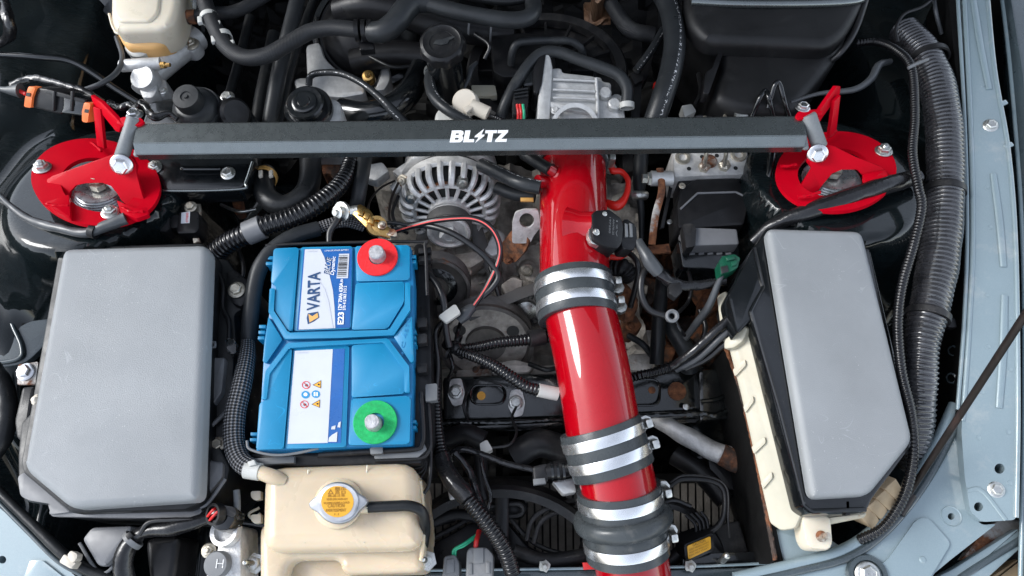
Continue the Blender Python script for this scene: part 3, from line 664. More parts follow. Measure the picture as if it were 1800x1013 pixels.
for (x, y) in ((537, 694), (555, 693)):
    disc(x, y, 7.3, 'ink_blue', LB + .0008, 'warning_disc')
    if x < 540: disc(x, y - .5, 3.4, 'ink_white', LB + .001, 'pictogram')
    else: flatp([(x - 3.5, y - 3.5), (x + 3.5, y - 3.5), (x + 3.5, y + 3.5), (x - 3.5, y + 3.5)], LB + .001, 'ink_white', lab, 'pictogram', h=.0002); flatp([(x - .5, y - 3.5), (x + .5, y - 3.5), (x + .5, y + 3.5), (x - .5, y + 3.5)], LB + .0013, 'ink_blue', lab, 'pictogram', h=.0002)
for (x, y) in ((558, 676), (556, 710)):
    flatp([(x - 8.5, y + 1), (x + 6.5, y - 7.5), (x + 6, y + 7)], LB + .0008, 'ink_black', lab, 'warning_triangle', h=.0002)
    flatp([(x - 6.3, y + .9), (x + 5.5, y - 5.8), (x + 5, y + 5.6)], LB + .001, 'sign_orange', lab, 'warning_field', h=.0002); disc(x + 2, y, 1.8, 'ink_black', LB + .0013, 'pictogram')
for pts in ([(583, 750), (590, 748), (589, 755), (582, 755)], [(595, 743), (599, 741), (598, 752), (593, 751)], [(583, 765), (593, 759), (592, 777), (577, 777), (578, 770)]): flatp(pts, LB + .0008, 'label_white', lab, 'scuff', h=.0002)
text('BATT', (690, 470), (708, 469), 6, -.003, 'battery_edge', t, name='moulded_text'); text('H6 C 4570', (705, 640), (722, 560), 6, -.001, 'battery_edge', t, name='moulded_text')
def washer(c, rx, hole, pl, m, label, post):
    p = P(*c, pl); r = rx * mpp(p); w_ = solo('post_washer', tubering(p, (0, 0, 1), [(hole * mpp(p), 0), (r, 0), (r, .0022), (r - .0006, .0028), (hole * mpp(p), .0028)], 48), m, label, 'washer', 'felt washers on the battery posts')
    q = P(*post, pl); k = 13 * mpp(q)
    part('post', lathe(q - Vector((0, 0, .001)), (0, 0, 1), [(k * 1.16, 0), (k * 1.1, .006), (k * 1.12, .0065), (k * 1.05, .011), (k * 1.06, .0115), (k, .0165), (k * .9, .0178), (0, .018)], 32, wob=lambda a, h: 1 + .02 * sin(a * 20 + h * 900)), 'lead', t)
washer((664, 453), 35.5, 15, -.0022, 'felt_red', 'red felt washer round the upper battery post', (665, 452))
washer((660, 742.5), 38.5, 16, .0014, 'felt_green', 'green felt washer round the lower battery post', (658, 746))

# battery tray
t = thing('battery_tray', 'black plastic tray with grimy rim around the blue battery', 'battery tray', P(600, 620, -.2))
def rimtube(pts, wd, z, m='dusty_plastic', name='rim', **k): return part(name, tube([(x, y, z) for x, y in pts], wd, **k), m, t)
part('side_wall', prism([(728, 430), (745, 428), (752, 440), (757, 600), (760, 770), (752, 800), (738, 812), (729, 800), (731, 640)], -.030, .16, .002, rc=5), 'black_plastic', t)
rimtube([(467, 432), (560, 428), (735, 425), (747, 434), (751, 520)], 6, -.012)
rimtube([(740, 690), (744, 760), (741, 780), (728, 790), (640, 795), (560, 800)], 9, -.018)
rimtube([(752, 690), (757, 770), (754, 792), (736, 806), (660, 810)], 7, -.026)
rimtube([(434, 775), (440, 790), (480, 800), (520, 797), (560, 788)], 5, -.008, 'plug_grey', 'bent_rim')
part('front_wall', prism([(440, 797), (735, 788), (742, 800), (742, 815), (690, 818), (520, 820), (440, 815)], -.03, .14, .003), 'dusty_plastic', t)
part('latch', prism([(650, 787), (672, 785), (673, 797), (651, 799)], -.012, .012, .001, rc=2), 'plug_grey', t)
part('ledge', prism([(440, 806), (517, 802), (517, 814), (440, 818)], -.022, .01, .001), 'plug_grey', t); part('ledge', prism([(657, 796), (730, 791), (745, 778), (750, 790), (735, 804), (658, 807)], -.022, .01, .001, rc=2), 'plug_grey', t)
for i in range(5): rimtube([(727, 806 + i * 9), (741, 802 + i * 9), (749, 790 + i * 8), (752, 770 + i * 6)], 4, -.035 - i * .008, name='corner_rib', n=8)
rimtube([(752, 700), (757, 800), (754, 850), (745, 868)], 7, -.045)
for y0 in (560, 588, 640): part('clip', prism([(733, y0), (750, y0 - 2), (750, y0 + 14), (734, y0 + 16)], -.014, .015, .0015, rc=2), 'dusty_plastic', t)
part('clip', prism([(748, 676), (768, 674), (768, 704), (748, 706)], -.018, .012, .002, rc=2), 'plug_grey', t)
for y0 in (436, 450): part('clip', prism([(735, y0), (757, y0 - 2), (757, y0 + 8), (735, y0 + 10)], -.016, .012, .001), 'dusty_plastic', t)

# ------------------------------------------------------------------ coolant reservoir
t = thing('coolant_tank', 'cream plastic coolant tank with a metal pressure cap, below the battery', 'coolant tank', P(600, 900, -.2))
part('tank', prism([(460, 820), (732, 810), (744, 968), (455, 972)], -.010, .15, .020, seg=8, rc=34), 'tank_cream', t)
part('lower_tank', prism([(454, 920), (744, 918), (744, 1008), (604, 1012), (594, 984), (506, 986), (498, 1040), (454, 1040)], -.042, .12, .012, seg=5, rc=18), 'tank_cream', t)
part('recess', prism([(490, 960), (620, 960), (620, 1040), (480, 1040)], -.066, .08, .006, rc=6), 'tank_cream', t)
part('seam', tube([(738, 846, -.03), (744, 900, -.03), (744, 950, -.032), (740, 985, -.04)], 7, n=8), 'tank_cream', t)
for pts in ([(542, 826), (540, 880), (536, 955)], [(646, 818), (643, 850)], [(642, 910), (640, 955)]): part('mould_line', tube([(x, y, -.0124) for x, y in pts], 3.5, n=8, flat=.35), 'tank_cream', t)
part('inlet_pipe', tubew([P(456, 830, -.010), P(475, 837, -.010), P(503, 846, -.014)], [.0078, .0085, .0085, .006], n=18), 'tank_cream', t)
text('ENGINE', (492, 890), (533, 888), 8, -.012, 'tank_text', t, 'moulded_text'); text('COOLANT', (492, 905), (541, 903), 8, -.012, 'tank_text', t, 'moulded_text')
for y0 in (864, 905): part('side_lug', prism([(441, y0), (458, y0 - 1), (458, y0 + 14), (448, y0 + 16), (441, y0 + 10)], -.045, .01, .0015, rc=2), 'tank_white', t)
part('side_loop', tube([(456, 893, -.06), (438, 903, -.06), (445, 912, -.06), (458, 903, -.06)], 5), 'tank_white', t)
part('filler_neck', lathe(P(597, 886, -.014), (0, 0, 1), [(.027, 0), (.027, .008), (.022, .012), (.022, .02)], 40), 'tank_cream', t)
part('overflow_spout', tubew([P(622, 892, .000), P(648, 893, .000)], .006, n=14), 'tank_cream', t)
CP = .013
def capo(k):
    o = []
    for i in range(72):
        a = 2 * pi * i / 72; e = max(0, cos(2 * (a + .07))) ** 6; r = 39 + 13 * e; o.append((594 + r * cos(a) * k, 884 + r * .955 * sin(a) * k))
    return o
cap = part('cap', prism(capo(1), CP, .008, .0025, seg=3), 'cap_metal', t)
part('cap_dome', prism(ell(595, 883, 35, 33, 40), CP + .0015, .003, .0012), 'cap_metal', cap)
stk = part('caution_sticker', prism(ell(593, 882, 28.5, 27.5, 40), CP + .0019, .0006), 'sticker_yellow', cap)
SZ = CP + .0019
text('警告', (588, 868), (608, 867), 9, SZ, 'ink_brown', cap, 'print'); part('print', prism([(576, 869), (581, 860), (586, 868.5)], SZ + .0003, .0003, holes=([(578.2, 867.8), (581, 862.6), (584, 867.4)],)), 'ink_brown', cap)
for s, a, b, h_ in (('高温注意', (576, 874), (606, 873), 3.4), ('NEVER OPEN WHEN HOT', (574, 880), (611, 879.5), 3.6), ('NE JAMAIS OUVRIR A CHAUD', (569, 886.5), (614, 885.5), 3.6), ('CAUTION', (576, 892.5), (605, 892), 6), ('AVERTISSEMENT', (572, 900), (608, 899.5), 5), ('1.1', (588, 906), (595, 906), 3.5)):
    text(s, a, b, h_, SZ, 'ink_brown', cap, 'print')
solo('overflow_hose', tube([(646, 892, .000), (690, 890, .001), (722, 890, .0), (742, 901, -.006), (747, 930, -.03), (744, 960, -.09)], 19, n=18), 'rubber', 'black overflow hose from the coolant cap over the tank edge', 'hose')
for x, y, l in ((440, 990, 'threaded stud left of the coolant tank'), (747, 985, 'threaded stud and nut at the right foot of the coolant tank')):
    p = P(x, y, -.06); s = thing('stud', l, 'stud', p - Vector((0, 0, .02)), 'threaded studs near the front edge'); pr = [(.0032, -.02)]
    for i in range(10): pr += [(.0032, -.018 + i * .004), (.0026, -.016 + i * .004)]
    part('thread', lathe(p, (0, 0, 1), pr + [(0, .022)], 14), 'zinc', s)
    part('nut', lathe(p - Vector((0, 0, .014)), (0, 0, 1), [(.012, -.006), (.012, -.003), (.0075, -.002), (.0075, .006), (.006, .007)], 6), 'zinc', s)

# ------------------------------------------------------------------ left fuse box
t = thing('fuse_box', 'large grey lidded fuse box left of the battery', 'fuse box', P(210, 660, -.2))
bm = prism([(108, 435), (366, 428), (348, 880), (122, 895), (40, 826), (42, 796)], .018, .024, .010, seg=6, rc=18)
f0, f1 = P(276, 430, .018), P(238, 890, .018); bmesh.ops.bisect_plane(bm, geom=bm.verts[:] + bm.edges[:] + bm.faces[:], plane_co=f0, plane_no=(f1 - f0).cross(Vector((0, 0, 1))))
for v in bm.verts:
    if abs((v.co - f0).dot((f1 - f0).cross(Vector((0, 0, 1))).normalized())) < 1e-4 and v.co.z > .0175: v.co.z += .0013
lid = part('lid', bm, 'lid_grey', t)
for e in lid.data.edges:
    a, b = (lid.data.vertices[i].co + wloc(t) for i in e.vertices)
    if a.z > .019 and b.z > .019: e.use_edge_sharp = True
part('lid_skirt', prism([(104, 434), (354, 427), (372, 442), (372, 470), (364, 560), (356, 860), (350, 884), (326, 896), (124, 902), (40, 832), (36, 812), (60, 680)], -.003, .045, .003, rc=6), 'base_plastic', t)
part('base', prism([(36, 742), (60, 720), (350, 720), (405, 820), (398, 850), (362, 892), (345, 912), (90, 906), (88, 888), (45, 882), (31, 864), (30, 800)], -.030, .13, .004, rc=6), 'base_plastic', t)
part('base_ledge', prism([(31, 838), (44, 830), (124, 900), (86, 905), (90, 886), (52, 880), (36, 872)], -.022, .012, .002, rc=4), 'satin_plastic', t)
part('base_ledge', prism([(84, 884), (130, 900), (324, 897), (350, 888), (356, 900), (338, 912), (90, 908)], -.026, .012, .002, rc=4), 'satin_plastic', t)
part('side_frame', prism([(366, 450), (400, 455), (412, 475), (438, 492), (438, 536), (412, 552), (415, 600), (412, 620), (408, 690), (405, 740), (398, 780), (408, 820), (366, 890), (355, 880)], -.040, .12, .004, rc=4), 'base_plastic', t)
part('bolt_ear', prism([(396, 478), (413, 474), (436, 493), (440, 518), (424, 540), (408, 534), (398, 510)], -.028, .018, .003, rc=4), 'black_plastic', t)
part('rib_wall', tube([(378, 470, -.03), (392, 500, -.03), (392, 540, -.03), (402, 565, -.03), (402, 600, -.03)], 8, n=8), 'black_plastic', t)
part('side_cover', prism([(362, 628), (396, 628), (390, 690), (352, 742)], -.030, .03, .003, rc=3), 'satin_plastic', t)
part('side_cover', prism([(350, 800), (360, 797), (370, 810), (393, 811), (391, 840), (362, 872), (342, 878)], -.024, .04, .003, rc=3), 'satin_plastic', t)
part('cover_rim', tube([(396, 842, -.024), (368, 882, -.024), (352, 892, -.024)], 7, n=8), 'satin_plastic', t)
part('diagonal_rib', tube([(400, 722, -.03), (362, 758, -.03)], 8, n=8), 'satin_plastic', t)
l = part('latch', tube([(356, 602, -.022), (378, 602, -.022), (378, 610, -.022), (358, 611, -.022)], 5, n=8, smooth=False), 'plug_grey', t)
part('latch_hook', prism([(396, 596), (408, 594), (415, 602), (414, 622), (402, 622), (398, 610)], -.022, .014, .002, rc=3), 'gloss_black', t)
bolt(416, 510, -.026, 30, t, m='old_zinc'); bolt(383, 781, -.034, 26, t, m='old_zinc')
part('mount_tab', prism([(32, 641), (67, 636), (62, 676), (30, 676)], -.030, .004, .001, rc=2), 'rust_bracket', t); bolt(45, 654, -.029, 32, t, m='steel')
part('side_box', prism([(38, 680), (62, 678), (44, 780), (28, 772), (24, 740)], -.045, .10, .004, rc=4), 'black_plastic', t)
solo('pebble', lathe(P(64, 703, .004), (-.5, 0, 1), [(0, -.003), (.005, -.001), (.0052, .002), (.003, .0045), (0, .005)], 9, wob=lambda a, h: 1 + .25 * sin(a * 13 + h * 900)), 'beige', 'tiny stone lodged on the left edge of the grey fuse box lid', 'stone')

# ------------------------------------------------------------------ right filter box
RT = .010
t = thing('relay_box', 'grey lidded relay box leaning along the right inner wing', 'relay box', P(1450, 650, -.2))
part('lid', prism([(1347, 399), (1518, 404), (1608, 774), (1530, 871), (1427, 877)], RT, .015, .009, seg=6, rc=16), 'lid_grey', t)
part('skirt', prism([(1332, 425), (1346, 400), (1356, 396), (1522, 402), (1610, 775), (1534, 878), (1524, 900), (1424, 904), (1410, 892), (1322, 562), (1296, 588), (1280, 520), (1320, 440)], -.008, .06, .004, rc=5), 'gloss_black', t)
part('skirt_ridge', tube([(1326, 436, -.006), (1342, 505, -.006), (1320, 548, -.006), (1370, 720, -.006), (1413, 888, -.006), (1426, 899, -.006), (1522, 896, -.006)], 7, n=8, smooth=False), 'gloss_black', t)
part('latch', prism([(1474, 884), (1504, 882), (1506, 900), (1476, 902)], -.012, .016, .001, holes=([(1480, 888), (1498, 887), (1499, 895), (1481, 896)],)), 'black_plastic', t)
part('latch_tongue', prism([(1486, 880), (1494, 880), (1495, 905), (1487, 905)], -.008, .01, .001), 'black_plastic', t)
t = thing('filter_housing', 'cream ribbed housing under the grey relay box', 'housing', P(1350, 760, -.25))
HP = plane3((1290, 600, -.045), (1330, 590, -.028), (1400, 900, -.04))
part('body', prism([(1258, 520), (1276, 510), (1290, 560), (1322, 566), (1412, 898), (1398, 930), (1372, 934), (1352, 920), (1300, 690), (1280, 612), (1268, 600)], HP, .16, .004, rc=6), 'box_cream', t)
part('shoulder', prism([(1272, 598), (1304, 570), (1316, 576), (1306, 600), (1290, 612), (1272, 614)], lift(HP, .010), .02, .003, rc=3), 'box_cream', t)
for i, (x, y, k) in enumerate(((1300, 640, 1), (1316, 704, .8), (1334, 776, 1.1), (1348, 838, .9))):
    part('rib', prism([(x - 12 * k, y + 10), (x + 9 * k, y - 8), (x + 11 * k, y + 2), (x - 8 * k, y + 22)], lift(HP, .004), .010, .0022, rc=2), 'box_cream', t)
part('foot', prism([(1408, 904), (1442, 902), (1462, 908), (1466, 955), (1458, 968), (1426, 966), (1416, 950)], -.042, .03, .005, rc=6), 'tank_white', t)
part('foot_arm', prism([(1442, 908), (1478, 903), (1524, 900), (1522, 910), (1480, 918), (1452, 924)], -.046, .02, .003, rc=3), 'box_cream', t)
p = P(1443, 943, -.042); part('stud', lathe(p, (.1, 0, 1), [(.0062, 0), (.0062, .002), (.0035, .003), (.0035, .016), (0, .017)], 14), 'old_zinc', t)
for i in range(4):
    x, y = 1518 + i * 15, 912 - i * 16
    part('fluted_panel', prism([(x - 8, y - 4), (x + 12, y - 22), (x + 30, y + 6), (x + 16, y + 18)], plane3((x - 8, y - 4, -.045), (x + 30, y + 6, -.075), (x + 12, y - 22, -.050)), .03, .001), 'box_tan', t)
t = thing('chassis_leg', 'rust edged dark rail beneath the cream housing', 'chassis rail', P(1320, 800, -.35))
part('web', prism([(1276, 612), (1290, 612), (1322, 720), (1378, 990), (1358, 990), (1318, 760)], -.095, .11, .002), 'void_black', t)
part('rust_edge', tube([(1276, 612, -.092), (1300, 680, -.092), (1330, 810, -.092), (1363, 985, -.092)], 8, n=8, lump=.35), 'rusty', t)
part('floor_flange', prism([(1360, 930), (1420, 920), (1480, 960), (1500, 975), (1380, 995)], -.10, .02, .004, rc=6), 'paint_lit', t)
# ------------------------------------------------------------------ red intake pipe with couplers
PD = .0455                                                     # pipe radius
def axis_pts(l): return [P(x, y, z) for x, y, z in l]
def pipe(name, label, pts, r=PD, m='pipe_red', n=56, wob=None):
    q = axis_pts(pts); t = thing(name, label, 'pipe', (q[0] + q[-1]) / 2 - Vector((0, 0, r)), 'red intake pipe sections')
    part('tube_wall', tubew(q, r, n=n, step=.006), m, t); return t
UP = [(1007, 268, -.058), (1008, 380, -.050), (1011, 520, -.046)]
MID = [(1012, 520, -.046), (1040, 640, -.046), (1066, 790, -.060)]
SH = [(1070, 780, -.060), (1088, 860, -.075), (1090, 880, -.078)]
EN = [(1098, 930, -.100), (1112, 1000, -.125), (1116, 1030, -.135)]
up = pipe('intake_pipe', 'upper red intake pipe carrying the black air flow sensor', UP)
pipe('intake_pipe', 'long middle red intake pipe between the two double-clamped couplers', MID)
pipe('intake_pipe', 'short red intake pipe between the lower couplers', SH)
pipe('intake_pipe', 'red pipe end at the bottom edge below the humped coupler', EN)
# sensor boss on the upper pipe
b0, b1 = P(1018, 402, -.020), P(1062, 400, -.006); bd = (b1 - b0).normalized()
part('sensor_boss', lathe(b0 - bd * .012, bd, [(.030, 0), (.026, .010), (.022, .018), (.021, .034), (.0205, .038)], 36), 'pipe_red', up)
part('weld_seam', tubew([P(x, y, z) for x, y, z in ((1014, 418, -.0045), (1022, 434, -.0062), (1042, 440, -.010), (1062, 440, -.018))], .0024, n=8, lump=.6), 'pipe_red', up)
for a, b, wd in (((944, 318, -.02), (962, 322, -.03), 22), ((962, 296, -.012), (975, 304, -.02), 20)):
    part('nipple', tube([a, b], wd, n=16), 'pipe_red', up); part('weld_seam', tubering(P(*b), P(*a) - P(*b), [(.009, -.002), (.0115, .0), (.009, .002)], 20), 'pipe_red', up)
text('R-03', (1031, 744), (1030, 733), 5, lift((P(1031, 740, .0), Vector((0, -.1, 1)).normalized()), .0006), 'ink_black', up, 'print') if False else None
def clamp(par, c, ax, r, wd, screw, tall=.0):
    """worm-drive clamp: steel band round the hose with a screw housing at the given photo pixel side"""
    cl = part('clamp', tubering(c, ax, [(r, -wd / 2), (r + .0009, -wd / 2 - .0003), (r + .0012, -wd / 2 + .0008), (r + .0012, wd / 2 - .0008), (r + .0009, wd / 2 + .0003), (r, wd / 2)], 64), 'band_steel', par)
    u = (screw - c); u -= ax * u.dot(ax); u.normalize(); v = ax.cross(u)
    q = c + u * (r + .0012); hs = v if v.z < 0 else -v        # tangent, pointing away/down
    part('screw_housing', obox(q + u * .004 - hs * .006, hs, ax, u, (.022, wd * .9, .0085), .002), 'zinc', cl)
    part('worm_screw', lathe(q + u * .0055 + hs * .002, hs + ax * .05, [(.005, 0), (.005, .005), (.0085, .0055), (.0085, .013), (.0075, .0138), (0, .014)], 8), 'zinc', cl)
    part('screw_slot', obox(q + u * .0055 + hs * .0161, ax, u, hs, (.0145, .0016, .0006)), 'ink_black', cl)
    for i in range(7):
        part('band_slot', obox(c + (u * cos(.16 + i * .05) - hs * sin(.16 + i * .05)) * (r + .0013), ax * .9 + hs * .2, hs, u, (wd * .5, .0009, .0005)), 'ink_black', cl)
    return cl
def coupler(label, a, b, r, cl, screws, prof=None, group='black silicone couplers'):
    a, b = P(*a), P(*b); ax = (b - a).normalized(); L = (b - a).length; t = thing('hose_coupler', label, 'coupler', (a + b) / 2 - Vector((0, 0, r)), group)
    pr = prof(L, r) if prof else [(r - .006, 0), (r - .001, -.0005), (r, .001), (r, L - .001), (r - .001, L + .0005), (r - .006, L)]
    part('sleeve', lathe(a, ax, pr, 64), 'silicone', t)
    for f, s in zip(cl, screws): clamp(t, a + ax * (L * f), ax, r + .0002, .0118, P(*s))
    return t
RC = PD + .0052
coupler('black coupler with two steel clamps at the middle of the red pipe', (1007, 489, -.047), (1016, 562, -.046), RC, (.26, .72), ((1090, 512, -.045), (1092, 548, -.045)))
coupler('black coupler with two steel clamps under the long red pipe', (1054, 748, -.055), (1079, 828, -.070), RC, (.25, .70), ((1140, 747, -.06), (1150, 783, -.065)))
def hump(L, r):
    pr = [(r - .006, 0), (r, -.0005), (r, L * .30)]
    for i in range(13): a = pi * i / 12; pr.append((r + .0095 * sin(a) ** .8, L * (.46 - .125 * cos(a))))
    return pr + [(r, L * .62), (r, L), (r - .006, L)]
coupler('black humped coupler with two steel clamps at the bottom of the red pipe', (1087, 856, -.076), (1104, 975, -.112), RC, (.17, .80), ((1165, 860, -.085), (1185, 940, -.105)), hump, 'black humped couplers')
t = thing('hose_clamp', 'steel clamp around the top of the red pipe, under the brace', 'clamp', P(1008, 280, -.12))
c = P(1007, 283, -.057); axu = (P(*UP[1]) - P(*UP[0])).normalized(); clamp(t, c, axu, PD + .003, .012, P(1078, 300, -.06))
part('silicone_end', tubering(c + axu * .008, axu, [(PD, -.02), (PD + .003, -.02), (PD + .003, .002), (PD, .002)], 56), 'silicone', t)

# mass air flow sensor
MP = plane3((1042, 372, .012), (1100, 372, -.002), (1060, 430, .008))
t = thing('air_flow_sensor', 'black air flow sensor with connector on the red pipe', 'sensor', P(1075, 405, -.03))
part('body', prism([(1042, 374), (1048, 369), (1072, 367), (1094, 384), (1097, 398), (1094, 428), (1086, 438), (1060, 432), (1042, 420)], MP, .030, .003, rc=4), 'black_plastic', t)
part('flange', prism([(1036, 400), (1050, 410), (1060, 428), (1056, 434), (1040, 428), (1034, 414)], lift(MP, -.006), .008, .001, rc=4), 'zinc', t)
part('connector', prism([(1095, 388), (1100, 384), (1118, 396), (1120, 424), (1114, 440), (1096, 438), (1093, 430)], lift(MP, -.004), .024, .002, rc=3), 'black_plastic', t)
for x in (1099, 1107): part('latch', prism([(x, 392), (x + 5, 394), (x + 6, 416), (x + 1, 416)], lift(MP, -.001), .004, .0008), 'plug_grey', t)
bolt(1048, 408, MP, 13, t); bolt(1063, 376, MP, 9, t)
for i in range(3): text(('197200', 'AFH70-25', '12V')[i], (1071 + i * 6, 382 + i * 3), (1070 + i * 6, 410 + i * 3), 3, MP, 'plug_grey', t, 'moulded_text')
solo('red_cap_loop', tube([(1064, 356, -.075), (1085, 362, -.07), (1100, 345, -.07), (1104, 318, -.07), (1092, 302, -.07), (1076, 300, -.068), (1075, 285, -.07)], [12, 18, 12, 10, 10, 12, 12], n=12), 'plastic_red', 'red plastic loop handle beside the upper red pipe', 'handle')
solo('red_cap_loop', tube([(1072, 452, -.08), (1090, 452, -.08), (1108, 441, -.08)], 10, n=12), 'plastic_red', 'red plastic tab below the air flow sensor', 'handle')

# ------------------------------------------------------------------ ABS modulator and what is around it
t = thing('abs_modulator', 'aluminium brake modulator block with a black control unit, right of the red pipe', 'abs unit', P(1255, 340, -.2))
part('valve_block', prism([(1183, 262), (1312, 258), (1318, 306), (1186, 311)], -.055, .06, .002, rc=2), 'aluminium', t)
for x, y in ((1200, 278), (1298, 273)): part('port', tubering(P(x, y, -.055), (0, 0, 1), [(.006, 0), (.011, 0), (.0105, .003), (.006, .003)], 24), 'old_zinc', t)
for x, y in ((1234, 276), (1260, 274), (1211, 297), (1293, 296)): part('port', lathe(P(x, y, -.0552), (0, 0, 1), [(.003, 0), (.003, .0006)], 14), 'ink_black', t)
part('port_plug', lathe(P(1247, 284, -.055), (0, 0, 1), [(.011, 0), (.011, .001), (.008, .0015), (.0075, .0006)], 24), 'rust_bracket', t)
for x, y in ((1237, 296), (1272, 294)):
    part('union_nut', lathe(P(x, y, -.056), (0, 0, 1), [(.0085, 0), (.0085, .008), (.005, .011)], 6), 'old_zinc', t)
    part('brake_line', tube([(x, y, -.050), (x + 4, y - 22, -.02), (x + 6, y - 50, -.01), (x + 2, y - 90, -.04)], 7, n=10), 'old_zinc', t)
part('control_unit', prism([(1196, 332), (1222, 314), (1296, 312), (1320, 345), (1308, 396), (1192, 402), (1190, 360)], -.062, .06, .004, rc=4), 'black_plastic', t)
part('control_step', prism([(1192, 312), (1312, 308), (1318, 340), (1300, 334), (1230, 336), (1194, 346)], -.067, .04, .003, rc=3), 'black_plastic', t)
part('ridge', tube([(1196, 368, -.0615), (1226, 340, -.061), (1294, 338, -.061), (1318, 350, -.061)], 4, n=8, smooth=False), 'satin_plastic', t)
part('connector', prism([(1201, 396), (1220, 394), (1222, 399), (1296, 402), (1300, 430), (1224, 432), (1206, 434)], -.052, .035, .003, rc=3), 'satin_plastic', t)
part('connector_lever', prism([(1200, 394), (1218, 393), (1224, 400), (1222, 433), (1206, 436)], -.047, .02, .002, rc=3), 'dusty_plastic', t)
part('lower_shell', prism([(1192, 420), (1206, 436), (1300, 432), (1300, 452), (1262, 474), (1200, 470)], -.075, .05, .003, rc=4), 'gloss_black', t)
for i in range(5): part('slot', prism([(1212 + i * 16, 444), (1222 + i * 16, 443), (1222 + i * 16, 447), (1212 + i * 16, 448)], -.073, .004, .0008), 'satin_plastic', t)
bolt(1199, 327, -.062, 12, t, m='old_zinc'); bolt(1312, 323, -.062, 12, t)
for a, b, wd in (((1144, 314, -.06), (1182, 314, -.06), 30), ((1316, 306, -.06), (1345, 310, -.06), 26)):
    q = axis_pts([a, b]); part('mount_bush', tubew(q, [wd * .36e-3, wd * .36e-3], n=20), 'cast_clean', t); part('bush_bolt', lathe(q[0] if wd == 30 else q[1], (q[0] - q[1]) if wd == 30 else (q[1] - q[0]), [(.010, -.004), (.010, .004), (.007, .005), (.007, .012)], 6), 'zinc', t)
t = thing('modulator_bracket', 'thin rusty steel bracket arm left of the brake modulator', 'bracket', P(1158, 380, -.2))
part('arm', tubew(axis_pts([(1160, 296, -.05), (1163, 335, -.055), (1152, 380, -.07), (1146, 430, -.09)]), .005, n=8, flat=.25), 'rust_bracket', t)
part('blade', prism([(1182, 330), (1186, 290), (1180, 268), (1176, 330), (1160, 402), (1168, 400)], -.085, .004, .001), 'dusty_plastic', t)
part('foot', prism([(1140, 432), (1176, 428), (1180, 444), (1140, 446)], -.10, .004, .001), 'rust_bracket', t)
bolt(1177, 390, -.09, 10, t)
def hose(name, label, pts, wd, m='rubber', cat='hose', group=None, **k): return solo(name, tube(pts, wd, **k), m, label, cat, group)
hose('steel_pipe', 'pale steel pipe going down beside the red loop handle', [(1128, 260, -.09), (1124, 330, -.10), (1127, 370, -.11), (1128, 420, -.14)], [26, 26, 24, 13, 11, 10], 'rubber_grey')
solo('pipe_collar', tube([(1113, 344, -.10), (1125, 343, -.096), (1135, 344, -.10)], 17, n=14), 'zinc', 'small bright collar on the steel pipe beside the red loop handle', 'collar')
hose('brake_pipe', 'glossy black pipe hanging right of the brake modulator', [(1357, 270, -.02), (1350, 320, -.03), (1338, 360, -.05), (1330, 388, -.07)], 14, 'gloss_black')
for i, (pts) in enumerate(([(1322, 205, -.03), (1336, 172, -.01), (1345, 160, -.01), (1352, 175, -.01), (1360, 205, -.03)], [(1350, 190, -.02), (1362, 150, 0.), (1370, 148, 0.), (1378, 175, -.01), (1388, 205, -.03)])):
    hose('brake_line', ('left bent black brake line loop behind the brace', 'right bent black brake line loop behind the brace')[i], pts, 9, 'gloss_black', group='bent brake lines')
# taped harness over right tower
hose('taped_harness', 'black tape wrapped harness crossing in front of the right red bracket', [(1322, 425, -.03), (1360, 395, -.012), (1420, 372, .004), (1490, 348, .010), (1550, 328, .010), (1612, 312, -.005)], [16, 26, 32, 33, 32, 28], 'tape', 'harness', lump=.10, n=20)
t = thing('harness_bracket', 'dark sheet bracket tab below the taped harness', 'bracket', P(1510, 380, -.06))
part('plate', prism([(1395, 392), (1440, 372), (1490, 366), (1520, 358), (1535, 364), (1530, 385), (1512, 392), (1498, 384), (1488, 376), (1440, 382), (1410, 396)], -.022, .003, .0008, rc=3), 'dusty_plastic', t)
part('rubber_pad', prism([(1498, 366), (1516, 362), (1522, 382), (1506, 386)], -.019, .004, .001, rc=2), 'rubber', t)
# big hoses along the right wing
hose('convoluted_hose', 'thick black convoluted hose running along the right wing', [(1588, 52, -.035), (1620, 90, -.02), (1646, 150, -.012), (1660, 230, -.012), (1662, 320, -.015), (1655, 420, -.02), (1640, 510, -.025), (1622, 590, -.03), (1618, 680, -.04), (1614, 750, -.06), (1600, 820, -.10)], [58, 62, 64, 62, 62, 64, 66, 62, 54, 48, 42], 'loom_shiny', corr=(.0062, .09), n=30, lump=.07)
for y, x, wd, l in ((105, 1632, 64, 'upper black zip tie round the thick convoluted hose'), (337, 1660, 64, 'middle black zip tie round the thick convoluted hose'), (556, 1631, 68, 'lower black zip tie round the thick convoluted hose')):
    z = {105: -.017, 337: -.016, 556: -.028}[y]; d = {105: (P(1650, 160, -.012) - P(1620, 90, -.02)), 337: (P(1656, 410, -.02) - P(1661, 260, -.012)), 556: (P(1620, 610, -.03) - P(1640, 510, -.025))}[y]
    p = P(x, y, z); r = wd / 2 * mpp(p) + .001; s = thing('cable_tie', l, 'cable tie', p - Vector((0, 0, r)), 'cable ties on the thick hose')
    part('strap', tubering(p, d, [(r - .002, -.004), (r + .001, -.004), (r + .001, .004), (r - .002, .004)], 40), 'dusty_plastic', s)
    if y > 300:
        q = P(x + 38, y + 14, z - .02); part('head', obox(q, (1, 0, 0), (0, 1, 0), (0, 0, 1), (.012, .013, .012), .002), 'black_plastic', s)
